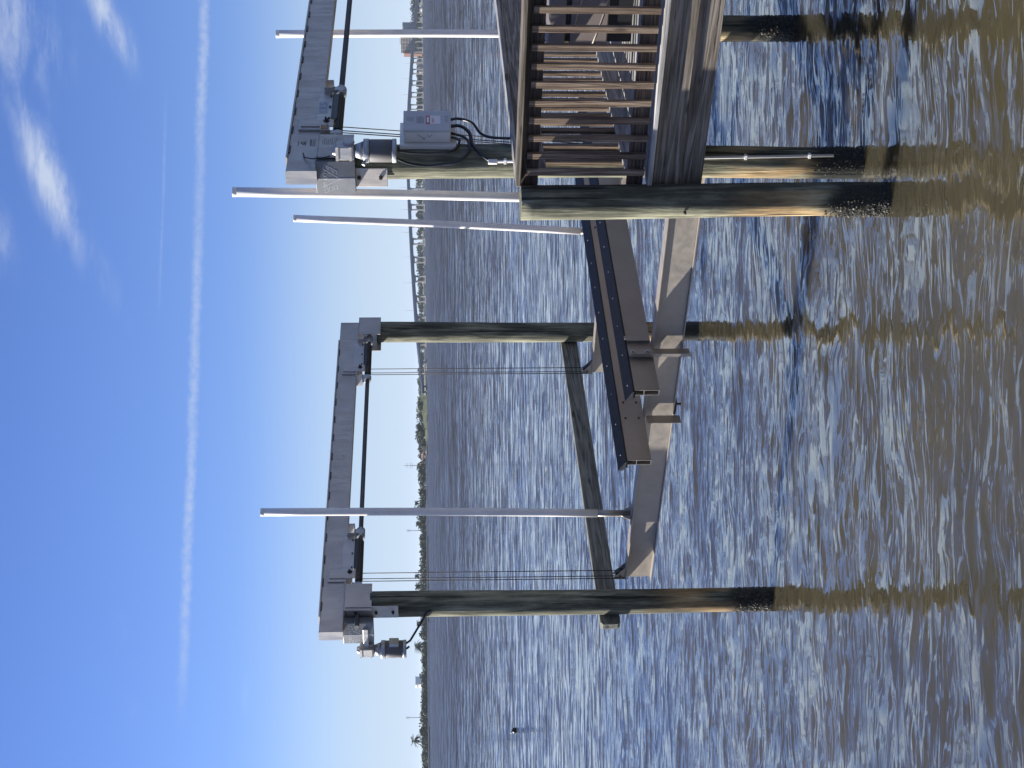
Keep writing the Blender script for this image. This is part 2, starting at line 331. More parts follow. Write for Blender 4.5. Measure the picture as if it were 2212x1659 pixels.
class MB:
    def __init__(s): s.v = []; s.f = []; s.sm = []
    def add(s, vs, fs, smooth=False):
        o = len(s.v); s.v += [tuple(map(float, v)) for v in vs]
        for f in fs: s.f.append(tuple(o + i for i in f)); s.sm.append(smooth)
        return s
    def box(s, x0, x1, y0, y1, z0, z1, M=None):
        vs = [(x0, y0, z0), (x1, y0, z0), (x1, y1, z0), (x0, y1, z0), (x0, y0, z1), (x1, y0, z1), (x1, y1, z1), (x0, y1, z1)]
        if M is not None: vs = [M(v) for v in vs]
        return s.add(vs, [(3, 2, 1, 0), (4, 5, 6, 7), (0, 1, 5, 4), (1, 2, 6, 5), (2, 3, 7, 6), (3, 0, 4, 7)])
    def cyl(s, p0, p1, r0, r1=None, n=16, caps=True):
        r1 = r0 if r1 is None else r1
        p0 = np.array(p0, float); p1 = np.array(p1, float); d = p1 - p0; d /= np.linalg.norm(d)
        a = np.cross(d, [0, 0, 1.0] if abs(d[2]) < .9 else [1.0, 0, 0]); a /= np.linalg.norm(a); b = np.cross(d, a)
        vs = []
        for p, r in ((p0, r0), (p1, r1)):
            for i in range(n):
                t = 2 * math.pi * i / n; vs.append(p + r * (math.cos(t) * a + math.sin(t) * b))
        s.add(vs, [(i, (i + 1) % n, n + (i + 1) % n, n + i) for i in range(n)], True)
        if caps:
            o = len(s.v) - 2 * n
            s.f.append(tuple(o + i for i in reversed(range(n)))); s.sm.append(False); s.f.append(tuple(o + n + i for i in range(n))); s.sm.append(False)
        return s
    def prism(s, poly, fn, d0, d1):
        """2-D polygon extruded; fn(u,v,d)->xyz"""
        n = len(poly)
        vs = [fn(u, v, d0) for u, v in poly] + [fn(u, v, d1) for u, v in poly]
        return s.add(vs, [tuple(range(n)), tuple(reversed(range(n, 2 * n)))] + [(i, (i + 1) % n, n + (i + 1) % n, n + i)[::-1] for i in range(n)])
    def tube(s, pts, r, n=8):
        pts = [np.array(p, float) for p in pts]; m = len(pts); vs = []
        prev = None
        for i, p in enumerate(pts):
            d = pts[min(i + 1, m - 1)] - pts[max(i - 1, 0)]; d /= np.linalg.norm(d)
            if prev is None:
                a = np.cross(d, [0, 0, 1.0] if abs(d[2]) < .9 else [1.0, 0, 0])
            else: a = prev - d * np.dot(prev, d)
            a /= np.linalg.norm(a); prev = a; b = np.cross(d, a)
            rr = r[i] if isinstance(r, (list, tuple)) else r
            for k in range(n):
                t = 2 * math.pi * k / n; vs.append(p + rr * (math.cos(t) * a + math.sin(t) * b))
        fs = [(i * n + k, i * n + (k + 1) % n, (i + 1) * n + (k + 1) % n, (i + 1) * n + k) for i in range(m - 1) for k in range(n)]
        s.add(vs, fs, True); o = len(s.v) - n * m
        s.f.append(tuple(o + i for i in reversed(range(n)))); s.f.append(tuple(o + (m - 1) * n + i for i in range(n))); s.sm += [False, False]
        return s
    def strokes(s, lines, fn, w, d=0.0015):
        for ln in lines:
            for (u0, v0), (u1, v1) in zip(ln[:-1], ln[1:]):
                du, dv = u1 - u0, v1 - v0; L = math.hypot(du, dv) or 1e-6; nu, nv = -dv / L * w / 2, du / L * w / 2
                eu, ev = du / L * w * .3, dv / L * w * .3
                s.prism([(u0 - nu - eu, v0 - nv - ev), (u1 - nu + eu, v1 - nv + ev), (u1 + nu + eu, v1 + nv + ev), (u0 + nu - eu, v0 + nv - ev)], fn, 0.0, d)
        return s

class Thing:
    def __init__(s, name, label, cat, base, group=None, rig=True, yaw=0.0):
        o = bpy.data.objects.new(name, None); COL.objects.link(o); s.o = o; s.base = np.array(base, float); s.rig = rig; s.yaw = yaw
        o.empty_display_size = 0.2
        o.location = wor(s.base) if rig else tuple(s.base); o.rotation_euler = (0, 0, (-RA if rig else 0.0) + yaw)
        o['label'] = label; o['category'] = cat
        if group: o['group'] = group
    def part(s, name, mb, mat, parent=None, bevel=0.0, label=None, kind=None):
        """mb is in the coordinates of the thing's frame (rig metres when rig); the mesh is stored relative to the thing's base"""
        me = bpy.data.meshes.new(name)
        v = np.array(mb.v) - s.base
        if s.yaw:
            c, sn = math.cos(-s.yaw), math.sin(-s.yaw); v = np.column_stack((v[:, 0] * c - v[:, 1] * sn, v[:, 0] * sn + v[:, 1] * c, v[:, 2]))
        me.from_pydata(v.tolist(), [], mb.f); me.polygons.foreach_set('use_smooth', mb.sm); me.update()
        bm = bmesh.new(); bm.from_mesh(me); bmesh.ops.recalc_face_normals(bm, faces=bm.faces); bm.to_mesh(me); bm.free()
        me.materials.append(MATS[mat]); o = bpy.data.objects.new(name, me); COL.objects.link(o); o.parent = parent or s.o
        if bevel:
            m = o.modifiers.new('bevel', 'BEVEL'); m.width = bevel; m.segments = 2; m.limit_method = 'ANGLE'; m.angle_limit = math.radians(50)
        if label: o['label'] = label
        if kind: o['kind'] = kind
        return o
def share(thing, name, me_obj, offset):
    """another piece with the same mesh data, moved by offset (thing frame)"""
    o = me_obj.copy(); o.name = name; COL.objects.link(o); o.parent = me_obj.parent; o.location = Vector(me_obj.location) + Vector(offset); return o
def struct(name, mb, mat, kind='structure', smooth=None):
    me = bpy.data.meshes.new(name); me.from_pydata([tuple(v) for v in mb.v], [], mb.f); me.polygons.foreach_set('use_smooth', mb.sm); me.update()
    me.materials.append(MATS[mat]); o = bpy.data.objects.new(name, me); COL.objects.link(o); o['kind'] = kind; return o

# ------------------------------------------------------------------ water: one sheet, chop carried by the mesh near the pier
def axis_pts(a, b, step, lo, hi, growth):
    mid = np.arange(a, b, step); up = [mid[-1]]; st = step
    while up[-1] < hi: st *= growth; up.append(up[-1] + st)
    dn = [mid[0]]; st = step
    while dn[-1] > lo: st *= growth; dn.append(dn[-1] - st)
    return np.array(dn[:0:-1] + list(mid) + up[1:])
def build_water():
    xs = axis_pts(-4.6, 4.6, 0.034, -9000, 9000, 1.045); ys = axis_pts(8.4, 26.0, 0.034, -400, 12000, 1.022)
    X, Y = np.meshgrid(xs, ys); Z = np.zeros_like(X)
    sx = np.gradient(xs)[None, :]; sy = np.gradient(ys)[:, None]
    r = np.random.default_rng(21)
    # wind chop rolling towards the camera, a little from the left; crests lie across the view
    comps = []
    for lam0, n, slope in ((2.6, 7, 0.018), (1.3, 12, 0.024), (0.70, 18, 0.032), (0.40, 26, 0.036), (0.23, 30, 0.040)):
        for _ in range(n):
            lam = lam0 * math.exp(r.normal(0, 0.22)); th = -math.pi / 2 + 0.12 + r.normal(0, 0.42 if lam0 > .5 else 0.40)
            comps.append((lam, th, slope * math.sqrt(2.0 / n) * lam / (2 * math.pi), r.uniform(0, 6.283)))
    DX = np.zeros_like(X); DY = np.zeros_like(X)
    # patches where the wind bites more or less
    g = np.zeros_like(X)
    for _ in range(10):
        k = 2 * math.pi / r.uniform(2.5, 8); th = -math.pi / 2 + r.normal(0, 0.7); g += np.sin(k * (np.cos(th) * X * 0.45 + np.sin(th) * Y) + r.uniform(0, 6.28))
    gust = np.clip(1.0 + 0.22 * g / math.sqrt(5), 0.45, 1.6)
    for lam, th, a, ph in comps:
        k = 2 * math.pi / lam; fade = np.clip((lam / np.maximum(sx * abs(math.cos(th)) * 2.2, sy) - 3.0) / 3.0, 0, 1)
        arg = k * (math.cos(th) * X + math.sin(th) * Y) + ph
        amp = a * fade * (gust if lam < 1.0 else 1.0)
        Z += amp * np.sin(arg); q = 0.75
        DX -= q * amp * math.cos(th) * -np.cos(arg); DY -= q * amp * math.sin(th) * -np.cos(arg)
    V = np.stack([X + DX, Y + DY, Z], -1).reshape(-1, 3)
    ny, nx = X.shape
    idx = np.arange(ny * nx).reshape(ny, nx)
    F = np.stack([idx[:-1, :-1], idx[:-1, 1:], idx[1:, 1:], idx[1:, :-1]], -1).reshape(-1, 4)
    me = bpy.data.meshes.new('water'); me.vertices.add(len(V)); me.vertices.foreach_set('co', V.ravel().astype('f4'))
    me.loops.add(F.size); me.loops.foreach_set('vertex_index', F.ravel().astype('i4'))
    me.polygons.add(len(F)); me.polygons.foreach_set('loop_start', np.arange(0, F.size, 4, dtype='i4')); me.polygons.foreach_set('loop_total', np.full(len(F), 4, 'i4'))
    me.polygons.foreach_set('use_smooth', np.ones(len(F), bool)); me.update(calc_edges=True); me.validate()
    me.materials.append(MATS['water']); o = bpy.data.objects.new('water', me); COL.objects.link(o); o['kind'] = 'structure'; o['label'] = 'brown choppy bay water reflecting the blue sky'
    print('water', nx, ny)
build_water()

# ------------------------------------------------------------------ timber piles
def pile(label, s, t, r_bot, r_top, ztop, lean=(0, 0), seed=0, barn=0.45, group='round timber piles standing in the water', nb=520):
    th = Thing('timber_pile', label, 'pile', (s, t, 0), group)
    mb = MB(); n = 40; rows = 44; z0 = -1.2; r = np.random.default_rng(100 + seed); vs = []
    ph = r.uniform(0, 6.28, 6)
    for i in range(rows + 1):
        f = i / rows; z = z0 + (ztop - z0) * f; rad = r_bot + (r_top - r_bot) * max(0, z) / ztop
        for k in range(n):
            a = 2 * math.pi * k / n
            w = 1 + 0.014 * math.sin(3 * a + ph[0] + z * .7) + 0.012 * math.sin(5 * a + ph[1] - z * 1.3) + 0.008 * math.sin(9 * a + ph[2] + z * 2.2) + r.normal(0, 0.004)
            vs.append((s + lean[0] * z + rad * w * math.cos(a) + 0.008 * math.sin(z * 1.1 + ph[3]), t + lean[1] * z + rad * w * math.sin(a) + 0.008 * math.sin(z * .9 + ph[4]), z))
    fs = [(i * n + k, i * n + (k + 1) % n, (i + 1) * n + (k + 1) % n, (i + 1) * n + k) for i in range(rows) for k in range(n)]
    mb.add(vs, fs, True); mb.f.append(tuple(rows * n + k for k in range(n))); mb.sm.append(False)
    th.part('shaft', mb, 'pile_wood')
    # crust of barnacles and oysters in the tidal band
    for nm, mat, cnt, hi in (('barnacle_crust', 'barnacle', nb, barn), ('mussel_crust', 'mussel', nb, barn * 0.8)):
        b = MB()
        for _ in range(cnt):
            a = r.uniform(0, 6.283); z = -0.1 + (hi + 0.1) * (r.random() ** 1.5); rad = r_bot * 1.0; h = r.uniform(0.004, 0.016); w = r.uniform(0.005, 0.014)
            cxp = s + lean[0] * z + rad * math.cos(a); cyp = t + lean[1] * z + rad * math.sin(a); ta = (-math.sin(a), math.cos(a)); no = (math.cos(a), math.sin(a)); ro = r.uniform(0, 6.28)
            ring = []
            for q in range(5):
                q_ = ro + q * 1.2566; e = w * r.uniform(.7, 1.3); ring.append((cxp + ta[0] * e * math.cos(q_) - no[0] * .004, cyp + ta[1] * e * math.cos(q_) - no[1] * .004, z + e * math.sin(q_)))
            tip = (cxp + no[0] * h + ta[0] * r.normal(0, .006), cyp + no[1] * h + ta[1] * r.normal(0, .006), z + r.normal(0, .006))
            b.add(ring + [tip], [(q, (q + 1) % 5, 5) for q in range(5)])
        th.part(nm, b, mat, kind='stuff')
    return th
pile('tall timber pile under the near end of the outer lift beam', 0.0, 0.0, 0.137, 0.150, 4.62, (0.004, 0.002), 1)
pile('timber pile under the far end of the outer lift beam', 0.0, 5.33, 0.135, 0.150, 4.66, (0, 0), 2)
pile('timber pile carrying the grey control box and the motor above it', 5.71, 0.04, 0.140, 0.155, 4.60, (0, 0), 3)
cp = pile('stout greenish timber pile at the corner of the deck railing', 5.79, -0.76, 0.142, 0.150, 3.16, (-0.012, 0.008), 4, barn=0.55, nb=800)
pile('timber pile under the deck near the edge of the picture', 5.72, 2.97, 0.135, 0.145, 1.98, (0, 0), 5)
b = MB(); b.cyl((5.755, -0.905, 1.77), (5.755, -0.925, 1.77), .013, n=8); b.cyl((5.755, -0.925, 1.77), (5.755, -0.94, 1.765), .007, n=8); cp.part('bolt', b, 'dark_steel')

# ------------------------------------------------------------------ boat lift: two top beams with winders and drives
ZB0, ZB1 = 4.915, 5.180
GB = 'aluminium lift top beams on the piles'
def winder(th, sf, off, panel_label=None, sticker=False):
    """cable winder bolted to the deck-side face sf of a top beam; off shifts it along the beam"""
    b = MB()                                                              # hanger bracket: stepped outer plate
    b.prism([(.47 + off, 4.915), (.655 + off, 4.80), (.655 + off, 5.115), (.47 + off, 5.115)], lambda u, v, d: (d, u, v), sf + .001, sf + .022)
    br = th.part('hanger_bracket', b, 'aluminium_bright', bevel=.003)
    b = MB(); b.box(sf + .022, sf + .036, .51 + off, .635 + off, 4.80, 5.098); th.part('face_plate', b, 'aluminium', br, .003)
    b = MB(); b.cyl((sf + .036, .606 + off, 4.867), (sf + .041, .606 + off, 4.867), .030, n=12); b.cyl((sf + .041, .606 + off, 4.867), (sf + .062, .606 + off, 4.867), .017, n=6); b.cyl((sf + .062, .606 + off, 4.872), (sf + .078, .606 + off, 4.874), .008, n=8)
    th.part('bolt', b, 'dark_steel', br)
    b = MB(); b.box(sf + .001, sf + .012, .662 + off, 1.208 + off, 4.832, 4.967); pn = th.part('keeper_panel', b, 'aluminium_bright', bevel=.002)
    for k, tq in enumerate((.70, .93, 1.15)):
        b = MB(); b.cyl((sf + .012, tq + off, 4.850), (sf + .024, tq + off, 4.850), .011, n=6); th.part('bolt', b, 'dark_steel', pn)
    if sticker:
        b = MB(); b.box(sf + .012, sf + .0135, .80 + off, 1.045 + off, 4.866, 4.957); st = th.part('tape_label', b, 'tape', pn, label='grey tape label with CRS written in blue')
        fn = lambda u, v, d: (sf + .0135 + d, .80 + off + u * .245, 4.866 + v * .091)
        C_ = [(.30, .80), (.22, .86), (.14, .78), (.10, .55), (.12, .30), (.20, .18), (.30, .22)]
        R_ = [(.40, .16), (.40, .84)]; R2 = [(.38, .84), (.50, .82), (.55, .68), (.50, .54), (.40, .50)]; R3 = [(.45, .50), (.60, .15)]
        S_ = [(.86, .78), (.78, .86), (.70, .80), (.70, .64), (.78, .52), (.86, .40), (.85, .24), (.75, .16), (.66, .24)]
        b = MB(); b.strokes([C_, R_, R2, R3, S_], fn, .016, .0012); th.part('lettering', b, 'ink_blue', st)
    b = MB(); b.box(sf - .055, sf + .034, .664 + off, 1.165 + off, 4.772, 4.829); th.part('cable_keeper', b, 'black_plastic', bevel=.004)
    b = MB()
    for k in range(26):
        t0 = .50 + off + k * .0255; b.cyl((sf - .02, t0, 4.763), (sf - .02, t0 + .013, 4.763), .041, .046, 18, False); b.cyl((sf - .02, t0 + .013, 4.763), (sf - .02, t0 + .0255, 4.763), .046, .041, 18, False)
    th.part('drum', b, 'dark_steel')
    for t0, t1 in ((.36, .462), (1.212, 1.375)):                            # square tube stubs holding the bearings
        b = MB(); w = .006; z0, z1 = 4.831, 4.914; y0, y1 = t0 + off, t1 + off
        for bb in ((y0, y1, z0, z0 + w), (y0, y1, z1 - w, z1), (y0, y0 + w, z0 + w, z1 - w), (y1 - w, y1, z0 + w, z1 - w)): b.box(sf - .10, sf + .075, *bb)
        tb = th.part('bearing_tube', b, 'aluminium_bright')
        b = MB(); b.box(sf - .06, sf + .03, (y0 + y1) / 2 - .035, (y0 + y1) / 2 + .035, 4.722, 4.830); b.cyl((sf - .02, y0 + .01, 4.763), (sf - .02, y1 - .01, 4.763), .052, n=16); th.part('bearing_block', b, 'galvanised', tb, .004)

LOGO = []
for k in range(3):
    u = .20 + .12 * k; v = .90 - .075 * k
    LOGO += [[(u, v - .10), (u + .02, v + .02), (u + .10, v - .02), (u + .10, v - .13)]]
    LOGO += [[(u + .02, .02 + .055 * k), (u, .15 + .055 * k), (u + .09, .17 + .055 * k), (u + .10, .06 + .055 * k), (u + .02, .02 + .055 * k)]]
LOGO += [[(.17, .80), (.62, .49), (.17, .22)], [(.17, .80), (.19, .18)], [(.06, .47), (.72, .49)], [(.06, .495), (.98, .52)]]
for v0 in (.62, .53, .34, .25):
    LOGO += [[(.24 + .045 * math.cos(a), v0 + .045 * math.sin(a)) for a in np.linspace(0.4, 6.0, 9)]]
def lift_beam(label, sf, width, tn, tf, ts, offs, out, motor_s, motor_t, sticker, saddles, decals):
    """sf = face towards the deck; out=+1 motor on the deck side, -1 on the water side"""
    s0 = sf - width
    th = Thing('lift_beam', label, 'lift beam', (sf - width / 2, tn, ZB0), GB)
    b = MB(); b.box(s0, sf, tn, tf, ZB0, ZB1); bm_ = th.part('beam', b, 'aluminium', bevel=.006)
    b = MB(); b.box(s0 - .004, sf + .004, tn - .008, tn - .001, ZB0 - .003, ZB1 + .003); th.part('end_cap', b, 'aluminium_bright')
    b = MB(); b.box(s0 - .012, sf + .012, tn + .22, min(tf - .30, 5.05), ZB1 + .001, ZB1 + .016); tp = th.part('top_plate', b, 'aluminium')
    for k in range(14):                                                    # short dark ticks under the top plate
        t0 = tn + .32 + k * .37
        if t0 + .13 < tf: b = MB(); b.box(sf + .001, sf + .009, t0, t0 + .13, ZB1 - .018, ZB1 - .001); th.part('edge_tick', b, 'dark_steel')
    for tc in saddles:                                                     # pile saddles
        b = MB(); b.box(s0 - .09, s0 - .076, tc - .205, tc + .205, 4.60, 4.912); b.box(sf + .076, sf + .09, tc - .205, tc + .205, 4.60, 4.912)
        b.box(s0 - .09, sf + .09, tc - .205, tc + .205, 4.900, 4.9135); sd = th.part('saddle', b, 'aluminium', bevel=.003)
        if tc > 1: continue
        b = MB(); so = -.075 * out; b.box(s0 - .03 + so, sf + .03 + so, tc - .172, tc - .160, 4.30, 4.895); stp = th.part('pile_strap', b, 'aluminium', bevel=.003)
        for zq in (4.36, 4.55, 4.78):
            b = MB(); b.cyl((sf - width / 2 + so, tc - .172, zq), (sf - width / 2 + so, tc - .186, zq), .019, n=6); b.cyl((sf - width / 2 + so, tc - .186, zq), (sf - width / 2 + so, tc - .204, zq), .009, n=8); th.part('bolt', b, 'dark_steel', stp)
    b = MB(); b.cyl((sf - .02, tn + .08, 4.763), (sf - .02, tf - .05, 4.763), .028, n=16); th.part('drive_shaft', b, 'shaft_grey')
    for o_ in offs: winder(th, sf, o_, sticker=sticker)
    # drive cover: folded sheet with an etched emblem, facing along the beam
    c0, c1, tcv = (sf - .255, sf + .062, ts) if out > 0 else (sf - .355, sf - .027, ts)
    b = MB(); md = (c0 + c1) / 2
    b.add([(c0, tcv, 4.58), (md, tcv - .022, 4.58), (c1, tcv, 4.58), (c0, tcv, 4.925), (md, tcv - .022, 4.925), (c1, tcv, 4.925),
           (c0, tcv + .10, 4.58), (c1, tcv + .10, 4.58), (c0, tcv + .10, 4.925), (c1, tcv + .10, 4.925)],
          [(0, 1, 4, 3), (1, 2, 5, 4), (2, 7, 9, 5), (6, 0, 3, 8), (3, 4, 5, 9, 8), (0, 6, 7, 2, 1), (6, 8, 9, 7)])
    cv = th.part('drive_cover', b, 'cover_sheet', bevel=.003, label='folded aluminium drive cover with a scratched white emblem')
    def fn(u, v, d):
        sv = c0 + (c1 - c0) * v; k = 1 - abs(sv - md) / ((c1 - c0) / 2); return (sv, tcv - .022 * k - .0004 - d, 4.925 - .345 * u)
    b = MB(); b.strokes(LOGO, fn, .0045, .001); th.part('emblem', b, 'etch_white', cv)
    # gearbox, terminal cap and hanging motor
    ms, mt = motor_s, motor_t
    b = MB(); b.box(ms - .062, ms + .062, mt - .062, mt + .062, 4.585, 4.742); b.cyl((ms, mt, 4.742), (ms, mt, 4.778), .048, .034, 16); b.box(min(ms, sf - .1), max(ms, sf - .1), mt - .03, mt + .04, 4.64, 4.70)
    gb = th.part('gearbox', b, 'aluminium_bright', bevel=.006)
    for dz in (.015, .13):
        b = MB(); b.box(ms - .066, ms + .066, mt - .069, mt - .063, 4.588 + dz, 4.612 + dz); th.part('clamp_strip', b, 'aluminium', gb)
    b = MB(); b.cyl((ms + .062, mt + .03, 4.63), (ms + .085, mt + .03, 4.63), .052, .048, 18); th.part('bearing_cap', b, 'box_grey', gb, .003)
    b = MB(); b.cyl((ms, mt, 4.500), (ms, mt, 4.586), .085, .052, 22); th.part('motor_neck', b, 'galvanised')
    mo = None
    for z0, z1, rr, mat, nm in ((4.215, 4.255, .105, 'galvanised', 'motor_end_bell'), (4.255, 4.452, .100, 'motor_band', 'motor_body'), (4.452, 4.502, .105, 'galvanised', 'motor_end_bell')):
        b = MB(); b.cyl((ms, mt, z0), (ms, mt, z1), rr, n=30); p_ = th.part(nm, b, mat, bevel=.006)
    b = MB(); b.box(ms + .085, ms + .135, mt - .05, mt + .05, 4.30, 4.41) if out < 0 else b.cyl((ms - .07, mt - .085, 4.49), (ms - .085, mt - .105, 4.505), .018, n=10)
    th.part('terminal_box', b, 'galvanised', bevel=.004)
    b = MB(); b.tube([(ms - .02 * out, mt - .06, 4.79), (ms - .05, mt - .04, 4.86), (ms - .08, mt, 4.95), (sf + .012, mt + .12, 5.03), (sf + .012, mt + .20, 5.045)], .006) if out > 0 else b.tube([(ms, mt, 4.215), (ms + .02, mt + .02, 4.18)], .012)
    th.part('lead', b, 'black_cable')
    if decals:                                                             # printed lines on the beam end and saddle
        b = MB(); fs = lambda u, v, d: (sf + .0015 + d, u, v)
        lines = []
        for k, (z, L) in enumerate(((5.035, .08), (4.995, .11), (4.985, .11), (4.97, .10), (4.955, .11))): lines.append([(.20, z), (.20 + L, z)])
        lines += [[(.20, 5.10), (.275, 5.10)], [(.215, 5.06), (.26, 5.075), (.27, 5.05), (.225, 5.045), (.215, 5.06)], [(.24, 5.08), (.24, 5.035)]]
        b.strokes(lines, fs, .006, .0008); th.part('decal', b, 'ink_black')
        b = MB(); fs2 = lambda u, v, d: (sf + .0905 + d, u, v); tcc = saddles[0]
        for k in range(9): b.strokes([[(tcc + .02, 4.875 - k * .017), (tcc + .02 + (.11 if k % 3 else .085), 4.875 - k * .017)]], fs2, .007 if k % 2 else .004, .0008)
        th.part('decal', b, 'ink_grey')
    return th
lift_beam('outer aluminium lift beam spanning two piles, a motor hanging off its near end', .07, .125, -.44, 5.49, -.30, (-.16, 3.77), -1, -.395, -.30, False, (0.0, 5.285), False)
lift_beam('nearer aluminium lift beam running out of frame, with blue CRS tape label', 5.78, .125, -.262, 7.4, -.205, (0.0,), 1, 5.925, -.16, True, (.04,), True)

# conduit from the outer motor to its pile
th = Thing('power_lead', 'short stiff black lead from the outer motor down to its pile', 'cable', (-.36, -.30, 4.2))
b = MB(); b.tube([(-.33, -.28, 4.225), (-.29, -.27, 4.17), (-.06, -.20, 4.04), (.05, -.145, 3.975), (.07, -.14, 3.93)], .013); th.part('sheath', b, 'black_cable')

# lift cables
def cable(label, p0, p1, group):
    th = Thing('lift_cable', label, 'cable', p1, group); b = MB(); b.cyl(p0, p1, .0052, n=8); th.part('wire', b, 'cable_steel')
for w_, a_, z_ in (('nearest the outer pile', .345, 1.62), ('in the middle', .385, 1.70), ('farthest from the outer pile', .475, 1.70)): cable('near wire rope under the outer beam, the one ' + w_, (.05, a_, 4.76), (.05, a_ - .02, z_), 'near outer lift cables')
for w_, a_ in (('farthest from the far pile', 4.27), ('in the middle', 4.31), ('nearest the far pile', 4.40)): cable('far wire rope under the outer beam, the one ' + w_, (.05, a_, 4.76), (.05, a_, 1.70), 'far outer lift cables')
for w_, a_ in (('closest to the motor', .49), ('in the middle', .53), ('farthest from the motor', .60)): cable('wire rope behind the control box, the one ' + w_, (5.76, a_, 4.76), (5.60, a_ - .12, 1.70), 'inner lift cables')

# ------------------------------------------------------------------ cradle beams
def cradle(label, t0, s0, s1, plate, z0=1.345, z1=1.655):
    tc = t0 + .075; th = Thing('cradle_beam', label, 'cradle beam', (s0, tc, z0), 'aluminium cradle beams under the bunks')
    b = MB(); b.box(s0, s1, tc - .006, tc + .006, z0 + .012, z1 - .012); th.part('web', b, 'aluminium_cradle')
    for z in (z0, z1 - .012): b = MB(); b.box(s0, s1, t0, t0 + .15, z, z + .012); th.part('flange', b, 'aluminium_cradle', bevel=.002)
    if plate:
        pts = [(plate[0], z0 + .014), (plate[1] - .04, z0 + .014), (plate[1], z0 + .05), (plate[1], z1 - .05), (plate[1] - .04, z1 - .014), (plate[0], z1 - .014)]
        b = MB(); b.prism(pts, lambda u, v, d: (u, d, v), t0 + .030, t0 + .036); th.part('side_plate', b, 'aluminium_cradle', bevel=.002)
        b = MB(); b.box(plate[0], plate[0] + .012, t0 + .036, tc - .006, z0 + .012, z1 - .012); th.part('stiffener', b, 'aluminium_cradle')
    for se, sg in ((s0, 1), (s1, -1)):                                       # cable end bracket with sheave
        b = MB(); b.prism([(se, z1), (se + sg * .19, z1), (se, z1 + .15)], lambda u, v, d: (u, d, v), t0 + .030, t0 + .040); b.prism([(se, z1), (se + sg * .19, z1), (se, z1 + .15)], lambda u, v, d: (u, d, v), t0 + .112, t0 + .122)
        eb = th.part('end_bracket', b, 'aluminium_cradle')
        b = MB(); b.cyl((se + sg * .05, t0 + .045, z1 + .06), (se + sg * .05, t0 + .107, z1 + .06), .055, n=18); b.cyl((se + sg * .05, t0 + .02, z1 + .06), (se + sg * .05, t0 + .135, z1 + .06), .012, n=8); th.part('sheave', b, 'dark_steel', eb)
    return th
cradle('near cradle beam with diagonal shadows across its sunlit side', .30, .03, 5.62, (.945, 5.06))
cradle('far cradle beam mostly hidden behind the bunks', 4.25, .03, 5.62, None)

# ------------------------------------------------------------------ bunks
def bunk(label, s_face, t_near, length, yaw_deg, z0, zh, bolts):
    th = Thing('bunk', label, 'boat bunk', (s_face, t_near, z0), 'dark boat bunks across the cradle', yaw=-math.radians(yaw_deg))
    w = .066; wl = .0045; zt = z0 + zh; zd = zt - .112
    X = lambda *a: (s_face + a[0], t_near + a[1], z0 + a[2])
    class Y(MB): pass
    def raw(mb):                                                            # local to the bunk: undo thing yaw handled by part()
        c, sn = math.cos(th.yaw), math.sin(th.yaw)
        mb.v = [(s_face + (v[0] * c - v[1] * sn), t_near + (v[0] * sn + v[1] * c), z0 + v[2]) for v in mb.v]; return mb
    b = MB(); b.box(-wl, 0, 0, length, 0, zh); b.box(-w, -w + wl, 0, length, 0, zh); b.box(-w + wl, -wl, 0, length, 0, wl); b.box(-w + wl, -wl, 0, length, zh - .112, zh - .112 + wl); b.box(-w + wl, -wl, 0, length, zh - wl, zh)
    hb = th.part('box_beam', raw(b), 'aluminium_bunk')
    # inside of the hollow ends stays dark a little way in
    # ribbed black pad sloping down towards the boat
    prof = [(.006, -.012), (.010, .006)]
    for k in range(9):
        u = .004 - k * .0125; zt_ = .016 + k * .0062; prof += [(u, zt_), (u - .005, zt_ + .007), (u - .0095, zt_ + .004)]
    prof += [(-.112, .078), (-.118, .045), (-.10, .02), (-.072, .004), (-.07, -.02), (-.0662, -.02), (-.0662, .0005), (.0005, .0005), (.0005, -.012)]
    b = MB(); b.prism([(u, zh + v) for u, v in prof], lambda u, v, d: (u, d, v), -.035, length + .02)
    pd = th.part('pad', raw(b), 'black_rubber')
    b = MB()
    for k in range(int(length / .46)):
        b.cyl((-.045, .12 + k * .46, zh + .036), (-.045, .12 + k * .46, zh + .047), .010, .007, 6)
    th.part('pad_screws', raw(b), 'galvanised', pd, kind='stuff')
    for tb in bolts:
        for zq in (.06, .20):
            b = MB(); b.cyl((0, tb, zq), (.012, tb, zq), .012, n=6); th.part('bolt', raw(b), 'dark_steel', hb)
    return th, raw
b1, raw1 = bunk('farther dark bunk, its hollow end overhanging past the nearer bunk', 2.44, -.315, 5.6, 5.0, 1.658, .262, (.62, .86, 4.0))
b2, raw2 = bunk('nearer dark bunk with a tall bolted bracket on its side', 3.335, -.285, 5.6, 4.6, 1.658, .262, (4.4,))
# brackets clamping the bunks to the near cradle beam
b = MB(); b.box(3.41, 3.419, .165, .296, 1.285, 1.905); b.box(3.419, 3.450, .165, .173, 1.285, 1.905); bk = b2.part('clamp_angle', b, 'aluminium_bunk', bevel=.002)
for zq in (1.72, 1.87):
    b = MB(); b.cyl((3.419, .235, zq), (3.428, .235, zq), .028, n=14); b.cyl((3.428, .235, zq), (3.445, .235, zq), .015, n=6); b2.part('bolt', b, 'galvanised', bk)
b = MB(); b.prism([(.42, 1.67), (.50, 1.67), (.50, 1.93), (.45, 1.93), (.42, 1.90)], lambda u, v, d: (d, u, v), 3.425, 3.433); b2.part('clamp_angle', b, 'aluminium_bunk', bevel=.002)
b = MB(); b.box(2.528, 2.537, .17, .296, 1.285, 1.645); bk = b1.part('clamp_angle', b, 'aluminium_bunk', bevel=.002)
b = MB(); b.cyl((2.64, .36, 1.342), (2.64, .36, 1.27), .012, n=8); b.box(2.54, 2.70, .31, .40, 1.325, 1.342); b1.part('clamp_bolt', b, 'dark_steel', bk)

